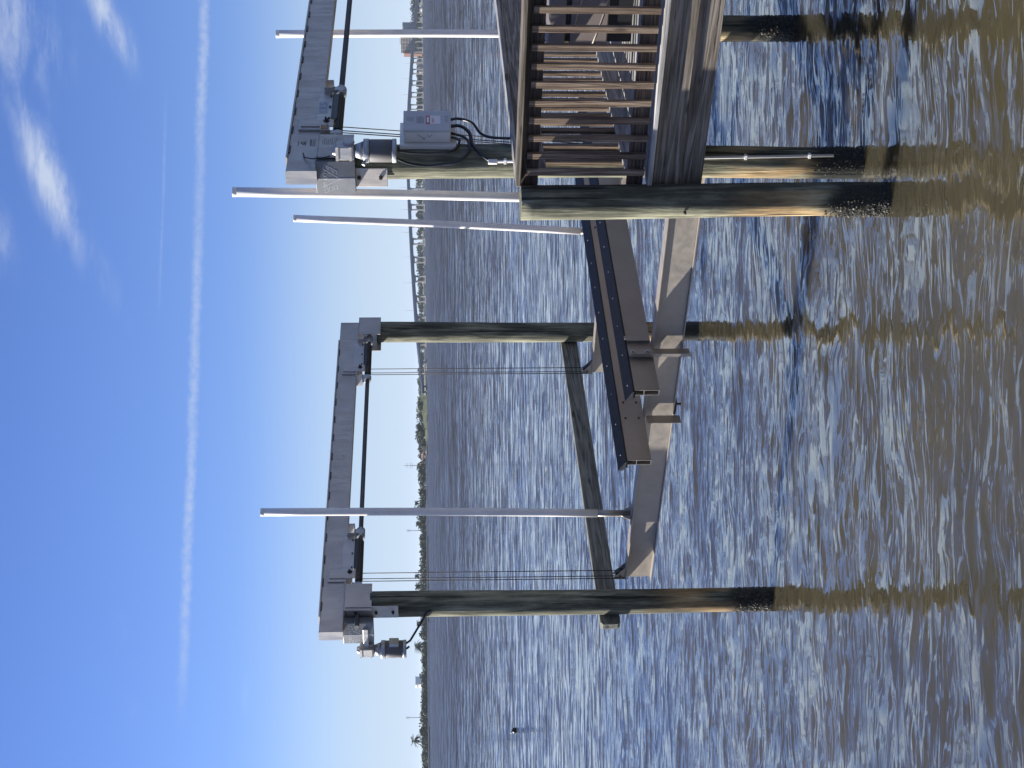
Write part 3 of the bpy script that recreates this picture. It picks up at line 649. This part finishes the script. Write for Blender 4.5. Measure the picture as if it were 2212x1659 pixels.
# ------------------------------------------------------------------ white guide poles
def guide(label, p0, p1, zpipe, r=.0445):
    p0 = np.array(p0); p1 = np.array(p1); th = Thing('guide_pole', label, 'guide pole', p0, 'white pipe guide poles on the cradle'); d = p1 - p0
    q = p0 + d * (zpipe - p0[2]) / d[2]
    b = MB(); b.cyl(p0, q + d / d[2] * .1, .038, n=20); th.part('post', b, 'aluminium_bunk')
    b = MB(); pts = [q + (p1 - q) * f for f in np.linspace(0, 1, 9)]; bow = [0.012 * math.sin(math.pi * f) for f in np.linspace(0, 1, 9)]
    b.tube([(p[0] + w, p[1] + w * .4, p[2]) for p, w in zip(pts, bow)], r, 28); pp = th.part('pipe', b, 'pvc_white')
    e = d / np.linalg.norm(d)
    b = MB(); b.cyl(p1 - e * .035, p1 + e * .005, r + .0016, n=28); th.part('cap', b, 'pvc_white', pp, .003)
    b = MB(); z = p0[2]
    for a in (0, 1, 2, 3):
        ca, sa = (1, 0, -1, 0)[a], (0, 1, 0, -1)[a]
        b.prism([(.036, 0), (.11, 0), (.036, .12)], lambda u, v, d_: (p0[0] + ca * u - sa * d_, p0[1] + sa * u + ca * d_, z + v), -.004, .004)
    b.box(p0[0] - .12, p0[0] + .12, p0[1] - .074, p0[1] + .074, z + .001, z + .011); th.part('foot', b, 'aluminium_cradle')
guide('lone white guide pole standing on the free end of the near cradle beam', (.99, .43, 1.656), (1.095, .42, 5.81), 2.04)
guide('leaning white guide pole rising from behind the bunks', (2.31, 4.33, 1.656), (2.54, 4.30, 5.62), 1.95)
guide('tallest white guide pole, rising beside the corner of the railing', (5.10, .375, 1.656), (5.21, .36, 5.745), 2.04)
guide('white guide pole crossing behind the nearer lift beam', (5.03, 4.33, 1.656), (5.02, 4.30, 5.665), 1.95)

# ------------------------------------------------------------------ cross brace between the outer piles
th = Thing('brace_board', 'long grey timber brace between the two outer piles', 'brace', (-.19, -.40, 1.75))
b = MB(); zt = lambda t: 1.985 - .002 * t; s0, s1 = -.235, -.148
pts = [(-.17, 1.752), (-.205, 1.785), (-.205, 1.955), (-.17, 1.985), (5.50, 1.985), (5.50, 1.752)]
b.prism(pts, lambda u, v, d: (d, u, v), s0, s1); th.part('board', b, 'wood_green_t', bevel=.006)
for t_ in (0.0, 5.33):
    b = MB(); b.cyl((s1, t_, 1.87), (s0 - .03, t_, 1.87), .014, n=8); b.cyl((s0, t_, 1.87), (s0 - .006, t_, 1.87), .035, n=12); th.part('bolt', b, 'dark_steel')

# ------------------------------------------------------------------ control box on its pile
th = Thing('control_box', 'grey lift control box with a red label strapped to a timber pile', 'control box', (5.93, .2, 3.69))
b = MB(); b.box(5.845, 5.888, .00, .44, 3.69, 4.19); bb = th.part('back_board', b, 'box_side', bevel=.004)
b = MB(); b.box(5.889, 6.00, .05, .41, 3.74, 4.152); th.part('enclosure', b, 'box_side', bevel=.010)
b = MB(); b.box(6.001, 6.022, .044, .416, 3.735, 4.158); dr = th.part('lid', b, 'box_grey', bevel=.008)
fl = lambda u, v, d: (6.0225 + d, .044 + .372 * u, 3.735 + .423 * v)
b = MB(); b.prism([(.30, .22), (.72, .22), (.72, .44), (.30, .44)], fl, 0, .0015); lw = th.part('warning_label', b, 'label_white', dr)
b = MB(); b.prism([(.30, .44), (.72, .44), (.72, .525), (.30, .525)], fl, 0, .0017); th.part('label_heading', b, 'label_red', dr)
b = MB(); b.strokes([[(.38, .483), (.64, .483)]], lambda u, v, d: (6.0243 + d, .044 + .372 * u, 3.735 + .423 * v), .045, .0008); th.part('label_print', b, 'label_white', dr)
b = MB(); L = []
for k in range(6): L.append([(.34, .58 + .026 * k), (.34 + (.36 if k % 4 else .28), .58 + .026 * k)])
for k in range(4): L.append([(.42 + .02 * k, .80 + .04 * k), (.66, .80 + .04 * k)])
L += [[(.42, .11), (.55, .11)], [(.60, .11), (.73, .11)], [(.60, .075), (.66, .06), (.72, .075)], [(.42, .075), (.54, .07)]]
def fl2(u, v, d): return (6.0228 + d, .044 + .372 * u, 3.735 + .423 * v)
for ln in L: b.strokes([ln], fl2, .012, .0006)
th.part('printed_text', b, 'ink_grey', dr, kind='stuff')
b = MB()
for ln in ([(.36, .39), (.62, .39)], [(.36, .36), (.56, .36)]): b.strokes([ln], lambda u, v, d: (6.0243 + d, .044 + .372 * u, 3.735 + .423 * v), .012, .0006)
th.part('label_print', b, 'label_red', lw)
b = MB(); fw = lambda u, v, d: (5.889 + .112 * u, .0495 - d, 3.74 + .412 * v)
b.strokes([[(.75, .72), (.55, .62), (.3, .55)], [(.70, .50), (.55, .46), (.72, .40)], [(.35, .60), (.55, .52)]], fw, .012, .001); th.part('torn_sticker', b, 'ink_black')
# cables leaving the box
def lead(label, pts, r=.013, mat='black_cable', n=24):
    P = np.array(pts, float); m = len(P)
    t = np.linspace(0, m - 1, n); out = []
    for q in t:                                                            # Catmull-Rom
        i = min(int(q), m - 2); f = q - i; p = [P[max(i - 1, 0)], P[i], P[i + 1], P[min(i + 2, m - 1)]]
        out.append(.5 * ((2 * p[1]) + (-p[0] + p[2]) * f + (2 * p[0] - 5 * p[1] + 4 * p[2] - p[3]) * f * f + (-p[0] + 3 * p[1] - 3 * p[2] + p[3]) * f ** 3))
    th_ = Thing('power_lead', label, 'cable', pts[-1], 'black leads around the control box'); b_ = MB(); b_.tube(out, r, 10); th_.part('sheath', b_, mat); return th_
lead('black lead bowing out from the control box to the pile edge', [(5.96, .36, 3.74), (5.97, .36, 3.66), (5.96, .30, 3.54), (5.89, .20, 3.44), (5.88, .16, 3.2), (5.88, .15, 2.4)])
lead('thick black lead looping below the control box', [(5.95, .25, 3.74), (5.96, .24, 3.65), (5.93, .17, 3.57), (5.88, .07, 3.55), (5.85, -.02, 3.50), (5.82, -.09, 3.43), (5.80, -.115, 3.38)], .016)
lead('black lead running from the motor down the pile to the box', [(5.86, -.16, 4.23), (5.80, -.15, 4.12), (5.76, -.13, 3.95), (5.78, -.135, 3.80), (5.80, -.13, 3.68), (5.86, -.05, 3.58), (5.90, .12, 3.60), (5.93, .16, 3.735)], .012)
lead('thin black lead hanging between the motor and the back board', [(5.90, -.10, 4.23), (5.87, -.09, 4.10), (5.86, -.08, 3.9), (5.87, -.05, 3.72), (5.90, .08, 3.66), (5.92, .10, 3.735)], .011)
th = Thing('conduit', 'white plastic conduit clipped to the pile below the control box', 'conduit', (5.79, -.13, .30))
b = MB(); b.cyl((5.80, -.125, 3.40), (5.845, -.075, .30), .0125, n=12); cd = th.part('pipe', b, 'pvc_white')
b = MB(); b.cyl((5.80, -.125, 3.33), (5.80, -.125, 3.41), .024, n=14); th.part('fitting', b, 'pvc_white', cd, .003)
for zq in (3.26, 1.50, 1.10, .52):
    f = (3.40 - zq) / 3.10; b = MB(); b.box(5.80 + .045 * f - .02, 5.80 + .045 * f + .022, -.125 + .05 * f - .018, -.125 + .05 * f + .02, zq - .012, zq + .012); th.part('clip', b, 'pvc_white', cd, .002)

# ------------------------------------------------------------------ timber deck
ZD = 2.083
dk = Thing('timber_deck', 'weathered timber deck behind the railing at the corner pile', 'deck', (5.9, -.62, 1.6))
proto = None; k = 0; t_ = -.742
while t_ < 4.3:
    if proto is None:
        b = MB(); b.box(5.90, 9.6, t_, t_ + .138, ZD - .038, ZD); proto = dk.part('plank', b, 'wood_deck_s', bevel=.004)
    else: share(dk, 'plank', proto, (0, k * .144, random.uniform(-.0015, .0015)))
    k += 1; t_ += .144
b = MB(); b.box(5.84, 9.6, -.667, -.629, 1.80, 2.044); dk.part('fascia_board', b, 'wood_grey_s', bevel=.004)
b = MB(); b.box(5.84, 9.6, -.628, -.590, 1.595, 1.798); dk.part('fascia_board', b, 'wood_grey_s', bevel=.004)
b = MB(); b.box(5.905, 5.943, -.589, 4.2, 1.80, 2.044); dk.part('rim_board', b, 'wood_grey_t', bevel=.004)
for s_ in (6.5, 7.1, 7.7, 8.3, 8.9): b = MB(); b.box(s_, s_ + .04, -.589, 4.2, 1.80, 2.044); dk.part('joist', b, 'wood_grey_t')
for t_ in (1.2, 2.97): b = MB(); b.box(5.60, 9.6, t_ - .05, t_ + .05, 1.56, 1.797); dk.part('cap_beam', b, 'wood_grey_s')

fr = Thing('front_railing', 'picket railing along the front edge of the deck', 'railing', (6.0, -.66, ZD))
b = MB(); b.box(5.90, 9.5, -.735, -.585, 3.160, 3.205); fr.part('handrail', b, 'wood_grey_s', bevel=.006)
b = MB(); b.box(5.85, 9.5, -.657, -.619, 3.012, 3.159); fr.part('upper_rail', b, 'wood_shaded_s', bevel=.004)
b = MB(); b.box(5.85, 9.5, -.657, -.619, 2.112, 2.250); fr.part('lower_rail', b, 'wood_shaded_s', bevel=.004)
proto = None
for k in range(22):
    if proto is None:
        b = MB(); b.box(6.008 - .027, 6.008 + .027, -.695, -.658, 2.108, 3.115); proto = fr.part('picket', b, 'wood_brown_z', bevel=.003)
    else: share(fr, 'picket', proto, (k * .1607 + random.uniform(-.004, .004), 0, random.uniform(-.008, .006)))
sr = Thing('side_railing', 'picket railing running back along the lift side of the deck', 'railing', (5.92, -.5, ZD))
b = MB(); b.box(5.865, 6.00, -.583, 4.25, 3.167, 3.203); sr.part('handrail', b, 'wood_deck_t', bevel=.005)
b = MB(); b.box(5.925, 5.963, -.58, 4.25, 2.930, 3.166); sr.part('upper_rail', b, 'wood_grey_t', bevel=.004)
b = MB(); b.box(5.925, 5.963, -.58, 4.25, 2.095, 2.255); sr.part('lower_rail', b, 'wood_deck_t', bevel=.004)
proto = None
for k in range(32):
    if proto is None:
        b = MB(); b.box(5.886, 5.924, -.50, -.445, 2.105, 3.02); proto = sr.part('picket', b, 'wood_brown_z', bevel=.003)
    else: share(sr, 'picket', proto, (0, k * .147 + random.uniform(-.004, .004), random.uniform(-.006, .006)))

# ------------------------------------------------------------------ storage box standing on the deck
db = Thing('storage_box', 'taupe plastic storage box on the deck behind the pickets', 'storage box', (7.4, 1.15, ZD))
b = MB(); b.box(6.50, 8.40, .86, 1.60, ZD + .002, 2.30); db.part('underbox_shade', b, 'black_plastic')  # black block standing in for the shade beneath the box
b = MB(); b.box(6.46, 8.44, .82, 1.64, 2.302, 2.645); db.part('body', b, 'taupe_plastic', bevel=.012)
b = MB(); b.box(6.50, 8.40, .86, 1.60, 2.647, 2.69); db.part('rim', b, 'black_plastic')
b = MB(); b.box(6.43, 8.47, .79, 1.67, 2.692, 2.85); lid = db.part('lid', b, 'taupe_plastic', bevel=.02)
b = MB(); b.tube([(6.49, .812, 2.44), (6.62, .812, 2.40), (6.80, .812, 2.35), (6.97, .812, 2.31)], .005, 6); db.part('cord', b, 'rope')
b = MB(); b.tube([(6.60, .812, 2.63), (6.90, .812, 2.56), (7.2, .812, 2.47)], .005, 6); db.part('cord', b, 'rope')

# ------------------------------------------------------------------ far shore
def vh(yp): return 914.0 + (yp - 829.5) * math.tan(ROLL)
def far_xy(yp, D):
    a = math.atan((829.5 - yp) / F_PX / math.cos(PITCH)); return D * math.sin(a), D * math.cos(a)
def far_z(yp, vp, D): return 4.0 + D * (vh(yp) - vp) / F_PX
def far_pt(yp, vp, D): x, y = far_xy(yp, D); return (x, y, far_z(yp, vp, D))
D_LEFT = 1400.0; D_BACK = 2900.0
b = MB(); pts = []
shore = [(2600, 1350), (1900, 1385), (1500, D_LEFT), (1000, D_LEFT), (905, 1420), (860, 1500), (800, 2000), (760, D_BACK - 60), (500, D_BACK), (0, D_BACK), (-400, D_BACK), (-1200, 2800)]
fr_ = [far_xy(yp, D) for yp, D in shore]; n = len(fr_)
vs = [(x, y, -0.5) for x, y in fr_] + [(x, y, .9) for x, y in fr_] + [(x * 3.2, y * 3.2, 2.5) for x, y in fr_]
b.add(vs, [(i, i + 1, n + i + 1, n + i) for i in range(n - 1)] + [(n + i, n + i + 1, 2 * n + i + 1, 2 * n + i) for i in range(n - 1)])
o = struct('far_shore', b, 'land_soil'); o['label'] = 'low far shore across the bay'
# causeway bank leading up to the bridge
b = MB(); prof = [(852, 8.2), (862, 7.4), (890, 5.4), (925, 3.2), (958, 1.6), (985, 1.0)]
n = len(prof); vs = []
for yp, h in prof:
    for dd, hh in ((0, -.3), (14, h), (30, h), (50, .5)):
        x, y = far_xy(yp, 1404 + dd); vs.append((x, y, hh))
b.add(vs, [(i * 4 + j, i * 4 + j + 1, (i + 1) * 4 + j + 1, (i + 1) * 4 + j) for i in range(n - 1) for j in range(3)] + [(0, 1, 2, 3)])
o = struct('causeway_bank', b, 'marsh_grass'); o['label'] = 'green grassy bank rising to the bridge'

sw = Thing('seawall', 'long pale seawall under the palms on the far shore', 'seawall', (*far_xy(1320, D_LEFT - 3), 0), rig=False)
b = MB(); ps = [far_xy(yp, D_LEFT - 4) for yp in range(980, 2000, 40)]; pb = [far_xy(yp, D_LEFT + 1) for yp in range(980, 2000, 40)]
n = len(ps); b.add([(x, y, -.5) for x, y in ps] + [(x, y, 2.0) for x, y in ps] + [(x, y, 2.0) for x, y in pb], [(i, i + 1, n + i + 1, n + i) for i in range(n - 1)] + [(n + i, n + i + 1, 2 * n + i + 1, 2 * n + i) for i in range(n - 1)])
sw.part('wall', b, 'seawall')

# bridge
P0 = np.array(far_xy(858, 1458)); P1 = np.array(far_xy(-90, 2780)); BL = np.linalg.norm(P1 - P0); BD = (P1 - P0) / BL; BN = np.array([BD[1], -BD[0]])
def on_bridge(yp):
    dx, dy = far_xy(yp, 1.0); A_ = np.array([[BD[0], -dx], [BD[1], -dy]]); q = np.linalg.solve(A_, -P0); return q[0], q[1]
prof = []
for yp, v0, v1 in ((-85, 904, 908), (0, 899, 904), (110, 889, 894.5), (231, 881, 887), (310, 878.6, 884.6), (373, 878.8, 885), (450, 881.5, 888), (545, 886, 893), (620, 890.5, 897.5), (679, 894.5, 901.5), (740, 900, 906.5), (791, 906, 911.5), (856, 911.5, 915)):
    q, D = on_bridge(yp); prof.append((q, far_z(yp, v0, D), far_z(yp, v1, D)))
prof.sort(); PQ = np.array(prof)
def bz(q): return np.interp(q, PQ[:, 0], PQ[:, 1]), np.interp(q, PQ[:, 0], PQ[:, 2])
def bp(q, w, z): p = P0 + BD * q + BN * w; return (p[0], p[1], z)
br = Thing('bridge', 'long concrete bridge humped across the bay behind the lift', 'bridge', (*P0, 0), rig=False)
qs = np.linspace(0, BL, 90)
def strip(w0, w1, f0, f1):
    b = MB(); vs = []
    for q in qs:
        zt, zb = bz(q); z0, z1 = f0(zt, zb), f1(zt, zb); vs += [bp(q, w0, z0), bp(q, w1, z0), bp(q, w1, z1), bp(q, w0, z1)]
    b.add(vs, [(i * 4 + j, i * 4 + (j + 1) % 4, (i + 1) * 4 + (j + 1) % 4, (i + 1) * 4 + j) for i in range(len(qs) - 1) for j in range(4)]); return b
br.part('girder', strip(-5.0, 5.0, lambda t, b_: b_, lambda t, b_: b_ + (t - b_) * .52), 'concrete_far')
br.part('road_deck', strip(-6.5, 6.5, lambda t, b_: b_ + (t - b_) * .525, lambda t, b_: b_ + (t - b_) * .72), 'concrete_far')
for w in (-6.5, 6.2): br.part('parapet', strip(w, w + .3, lambda t, b_: b_ + (t - b_) * .721, lambda t, b_: t), 'concrete_far')
q = 16.0
while q < BL:
    zt, zb = bz(q); b = MB()
    fq = lambda u, v, d: bp(q + d, u, v)
    if zb > 2.5:
        for w in (-3.6, 3.6): b.prism([(w - .8, 0.6), (w + .8, .6), (w + .8, zb - 1.3), (w - .8, zb - 1.3)], fq, -.75, .75)
        b.prism([(-5.6, zb - .02), (-4.4, zb - 1.3), (4.4, zb - 1.3), (5.6, zb - .02)], fq, -.95, .95)
        b.prism([(-6, -.6), (6, -.6), (6, 1.1), (-6, 1.1)], fq, -2.0, 2.0)
        br.part('pier', b, 'concrete_pier')
    q += 46.0
q = 40.0
while q < BL:
    zt, zb = bz(q); b = MB(); b.cyl(bp(q, 6.35, zt), bp(q, 6.35, zt + 10), .16, .10, 8); b.cyl(bp(q, 6.35, zt + 10), bp(q, 3.8, zt + 10.7), .10, .07, 8); br.part('lamp_post', b, 'lamp_far'); q += 62.0

# apartment tower beyond the bridge
def box_at(b, yp, D, w, dep, z0, z1, yaw=0.0, dx=0.0, dy=0.0):
    x, y = far_xy(yp, D); c, s_ = math.cos(yaw), math.sin(yaw)
    return b.box(-w / 2 + dx, w / 2 + dx, dy, dep + dy, z0, z1, lambda v: (x + v[0] * c - v[1] * s_, y + v[0] * s_ + v[1] * c, v[2]))
DT = 2980.0; K = DT / F_PX; yaw = -.75
tw = Thing('apartment_tower', 'beige apartment tower with balcony rows rising behind the bridge', 'building', (*far_xy(97, DT), 0), rig=False)
ht = far_z(97, 867.5, DT)
b = MB(); box_at(b, 97, DT, 44 * K, 18, 0, ht, yaw); tw.part('wall', b, 'wall_tower')
b = MB(); box_at(b, 66, DT, 14 * K, 20, 0, ht - 3.5, yaw, dy=-1.5); tw.part('wing', b, 'wall_tower_grey')
b = MB(); box_at(b, 121.5, DT, 8 * K, 16, 0, ht - 6, yaw, dy=1.0); tw.part('wing', b, 'wall_brick', label='red brick end of the tower')
b = MB(); box_at(b, 90, DT, 20 * K, 10, ht, ht + 2.6, yaw, dy=4); tw.part('penthouse', b, 'wall_tower_grey')
fl_ = ht / 14.0
for k in range(14):
    b = MB(); box_at(b, 97, DT, 44 * K, 1.6, k * fl_ + fl_ * .86, k * fl_ + fl_ * 1.0 - .02, yaw, dy=-1.7); tw.part('balcony_slab', b, 'slab_tower')
    if k > 3:
        for j in range(5):
            b = MB(); box_at(b, 97, DT, 6.4 * K, .3, k * fl_ + .4, k * fl_ + fl_ * .8, yaw, dx=(-17.5 + j * 8.7) * K, dy=-.32); tw.part('window', b, 'glass_dark')

def house(name, label, yp, D, w, dep, z0, hw, hr, wall, roof, gable=True, group=None, yaw=0.0, wins=2):
    x, y = far_xy(yp, D); th = Thing(name, label, 'house' if name == 'house' else 'building', (x, y, z0), group, rig=False)
    b = MB(); box_at(b, yp, D, w, dep, z0, z0 + hw, yaw); wl = th.part('wall', b, wall)
    b = MB()
    if gable: b.prism([(-w / 2 - .6, z0 + hw + .01), (w / 2 + .6, z0 + hw + .01), (0, z0 + hw + hr)], lambda u, v, d: (x + u * math.cos(yaw) - d * math.sin(yaw), y + u * math.sin(yaw) + d * math.cos(yaw), v), -.6, dep + .6)
    else: box_at(b, yp, D, w + .8, dep + .8, z0 + hw + .01, z0 + hw + hr, yaw, dy=-.4)
    th.part('roof', b, roof)
    for r_ in range(wins):
        for j in range(2):
            b = MB(); box_at(b, yp, D, w * .2, .2, z0 + hw * (r_ + .35) / wins, z0 + hw * (r_ + .78) / wins, yaw, dx=(-.24 + .48 * j) * w, dy=-.22); th.part('window', b, 'glass_dark')
for yp, lb in ((141, 'nearest the tower'), (150, 'in the middle of the three'), (159.5, 'farthest from the tower')):
    house('house', 'narrow cream waterfront house under the bridge, ' + lb, yp, 2905, 6.2, 9, .9, 8.2, 3.0, 'wall_cream', 'roof_dark', group='cream waterfront houses', yaw=-.8)
house('house', 'small white boathouse on the shore under the bridge at the edge of frame', 24, 2900, 6, 8, .9, 4, 1.5, 'wall_white', 'roof_dark', wins=1, yaw=-.9)
house('waterfront_building', 'white block building above the low trees behind the seawall', 1478, 1900, 9.0, 12, 1, 15.5, .8, 'wall_white', 'wall_white', False, wins=3, yaw=-.9)
house('waterfront_building', 'pale grey building with glass bands beside the white block', 1462, 1900, 9.0, 12, 1, 10.5, .8, 'wall_tower_grey', 'wall_white', False, wins=3)
house('house', 'small white house among trees near the tall utility pole', 1050, 1440, 7, 8, 1, 5, 2.2, 'wall_white', 'roof_dark', wins=1, yaw=-.9)
house('house', 'low pinkish house at the end of the grassy bank', 985, 1425, 16, 8, 1, 3.6, 2.0, 'wall_cream', 'wall_brick', wins=1, yaw=-.7)

# utility poles
def upole(label, yp, vtop, arms):
    D = D_LEFT + 6; x, y = far_xy(yp, D); zt = far_z(yp, vtop, D); th = Thing('utility_pole', label, 'utility pole', (x, y, .9), 'utility poles on the far shore', rig=False)
    b = MB(); b.cyl((x, y, .5), (x, y, zt), .34, .2, 8); th.part('pole', b, 'pole_far')
    for dz, L in arms:
        b = MB(); b.box(x - L, x + L, y - .1, y + .1, zt - dz - .12, zt - dz + .12)
        for u in (-L, L): b.cyl((x + u, y, zt - dz), (x + u, y, zt - dz + 1.0), .16, .1, 6)
        th.part('crossarm', b, 'pole_far')
upole('tallest utility pole with three crossarms seen below the middle of the outer beam', 1003, 873, ((3.2, 2.2), (6.6, 2.4), (8.6, 1.8)))
upole('utility pole seen close beside the lone guide pole', 1143, 878.5, ((1.6, 1.0), (3.4, 1.0)))
upole('utility pole standing alone beyond the white block building', 1545, 877.5, ((1.8, 1.0), (3.6, 1.0)))

# trees
def leaf_cloud(b, c, rad, n, size, r):
    for _ in range(n):
        d = r.normal(0, 1, 3); d /= np.linalg.norm(d); p = np.array(c) + d * np.array(rad) * (r.random() ** .45)
        a = r.normal(0, 1, 3); a /= np.linalg.norm(a); e = np.cross(a, r.normal(0, 1, 3)); e /= np.linalg.norm(e); k = size * r.uniform(.6, 1.3)
        b.add([p - a * k, p - e * k * .7, p + a * k, p + e * k * .7], [(0, 1, 2, 3)])
def belt(name, label, yr, Dr, topf, n, size, mat, seed, dens=46):
    r = np.random.default_rng(seed); b = MB()
    for _ in range(n):
        yp = r.uniform(*yr); D = Dr + r.uniform(6, 90); x, y = far_xy(yp, D); ht_ = max(2.0, far_z(yp, topf(yp), D)) * r.uniform(.62, 1.04); w = ht_ * r.uniform(.28, .5)
        leaf_cloud(b, (x, y, ht_ * .56), (w, w, ht_ * .46), dens, size, r)
    o = struct(name, b, mat, 'stuff'); o['label'] = label; return o
xs_t = [860, 900, 945, 960, 1000, 1030, 1075, 1110, 1150, 1200, 1235, 1265, 1330, 1395, 1410, 1470, 1520, 1580, 1610, 1700]
vs_t = [900, 899, 896, 903, 899, 901, 904, 896, 906, 906, 903, 904, 907, 906, 909, 910, 908, 906, 909, 909]
belt('tree_line', 'low belt of trees behind the pale seawall', (858, 1720), D_LEFT + 12, lambda v: np.interp(v, xs_t, vs_t), 520, 1.15, 'leaves_mid', 31, 50)
xs_b = [-120, 40, 60, 140, 250, 400, 500, 600, 700, 760, 830, 900]
vs_b = [880, 886, 890, 899, 899, 897, 899, 900, 903, 901, 900, 905]
belt('tree_line', 'distant belt of trees behind the bridge', (-140, 890), D_BACK + 20, lambda v: np.interp(v, xs_b, vs_b), 420, 2.2, 'leaves_dark', 32)
def tree(label, yp, vtop, D, wpx, mat, seed):
    r = np.random.default_rng(seed); x, y = far_xy(yp, D); zt = far_z(yp, vtop, D); w = wpx * D / F_PX / 2
    th = Thing('tree', label, 'tree', (x, y, .8), 'single trees on the far shore', rig=False)
    b = MB(); b.cyl((x, y, .6), (x, y, zt * .55), .35, .18, 8)
    for k in range(4): a = r.uniform(0, 6.28); b.cyl((x, y, zt * .45), (x + math.cos(a) * w * .6, y + math.sin(a) * w * .6, zt * .75), .16, .07, 6)
    th.part('trunk', b, 'bark_far')
    b = MB()
    for k in range(7):
        a = r.uniform(0, 6.28); q = r.uniform(.1, .62); leaf_cloud(b, (x + math.cos(a) * w * q, y + math.sin(a) * w * q, zt * r.uniform(.5, .84)), (w * .5, w * .5, zt * .17), 60, .75, r)
    th.part('crown', b, mat)
for i, (lb, yp, vt, w) in enumerate((('rounded tree standing highest behind the grassy bank', 925, 896, 26), ('dark rounded tree beside the tall utility pole', 1016, 903, 18), ('low dark tree beside the palm nearest the picture corner', 1572, 905, 18), ('small dark bushy tree between the big round palm and the white block', 1432, 912, 12), ('small dark tree at the foot of the lone utility pole', 1533, 912, 12), ('dark shrubby tree between the white block building and the lone pole', 1500, 913, 10))):
    tree(lb, yp, vt, D_LEFT + 8, w, 'leaves_dark', 50 + i)
def palm(label, yp, vtop, D, wpx, seed):
    r = np.random.default_rng(seed); x, y = far_xy(yp, D); zt = far_z(yp, vtop, D); L = wpx * D / F_PX / 2 * 1.05
    th = Thing('palm_tree', label, 'palm tree', (x, y, .8), 'palms along the far shore', rig=False)
    zc = zt - L * .62; b = MB(); b.tube([(x, y, .6), (x + .2, y, zc * .5), (x + r.normal(0, .4), y, zc)], [.38, .28, .26], 8); th.part('trunk', b, 'bark_far')
    b = MB()
    for k in range(26):
        a = r.uniform(0, 6.283); up = r.uniform(-.75, 1.0); Lk = L * r.uniform(.75, 1.05); pts = []
        for f in (0, .35, .7, 1.0):
            rr = Lk * f * math.cos(up * .8); pts.append(np.array([x + math.cos(a) * rr, y + math.sin(a) * rr, zc + Lk * f * math.sin(up) - .45 * Lk * f * f]))
        sd = np.array([-math.sin(a), math.cos(a), 0]); ws = (.12, .8, .75, .1)
        for i in range(3):                                                 # two drooping leaflet blades along the rib
            for sg in (-1, 1):
                b.add([pts[i], pts[i + 1], pts[i + 1] + sg * sd * ws[i + 1] + np.array([0, 0, -.55]) * ws[i + 1], pts[i] + sg * sd * ws[i] + np.array([0, 0, -.55]) * ws[i]], [(0, 1, 2, 3)])
    leaf_cloud(b, (x, y, zc - L * .1), (L * .3, L * .3, L * .3), 40, .5, r)
    th.part('crown', b, 'leaves_palm')
for i, (lb, yp, vt, w) in enumerate((('big round palm on the shore in line with the outer motor', 1392, 887, 36), ('palm nearest the corner of the picture, past the lone utility pole', 1596, 883.5, 36), ('palm half hidden behind the black lead of the outer pile', 1342, 896, 22),
        ('shaggy palm seen between the three lift cables and the pile', 1263, 892, 26), ('palm seen through the three near lift cables', 1241, 893, 18), ('bushy palm a little way from the lone guide pole', 1098, 891, 24), ('smaller palm beside the bushy one near the guide pole', 1084, 893, 16), ('palm tucked close behind the lone guide pole', 1130, 896, 14))):
    palm(lb, yp, vt, D_LEFT + 9, w, 80 + i)

# ------------------------------------------------------------------ small float on the water
fx, fy = far_xy(1578, 63.5); th = Thing('crab_pot_float', 'small dark round float with a bright side drifting on open water', 'float', (fx, fy, 0), rig=False)
b = MB(); n = 16; m = 10; R_ = .135; vs = [(fx + R_ * math.sin(math.pi * i / m) * math.cos(2 * math.pi * k / n), fy + R_ * math.sin(math.pi * i / m) * math.sin(2 * math.pi * k / n), .06 - R_ * math.cos(math.pi * i / m)) for i in range(m + 1) for k in range(n)]
b.add(vs, [(i * n + k, i * n + (k + 1) % n, (i + 1) * n + (k + 1) % n, (i + 1) * n + k) for i in range(m) for k in range(n)], True); th.part('ball', b, 'black_plastic')
b = MB(); b.cyl((fx - .03, fy, .15), (fx - .10, fy - .02, .26), .05, .035, 12); th.part('white_stem', b, 'pvc_white')

# ------------------------------------------------------------------ thin marine haze over the bay
def haze_box():
    m = bpy.data.materials.new('haze'); m.use_nodes = True; t = m.node_tree
    for nd in list(t.nodes):
        if nd.type != 'OUTPUT_MATERIAL': t.nodes.remove(nd)
    pv = t.nodes.new('ShaderNodeVolumePrincipled'); pv.inputs['Color'].default_value = (0.74, 0.85, 0.98, 1); pv.inputs['Density'].default_value = 0.000035; pv.inputs['Anisotropy'].default_value = 0.1
    out = [n_ for n_ in t.nodes if n_.type == 'OUTPUT_MATERIAL'][0]; t.links.new(pv.outputs[0], out.inputs['Volume'])
    MATS['haze'] = m; b = MB(); b.box(-12000, 12000, -1200, 15000, -3, 66); o = struct('haze', b, 'haze', 'stuff'); o['label'] = 'thin pale haze over the bay'
haze_box()
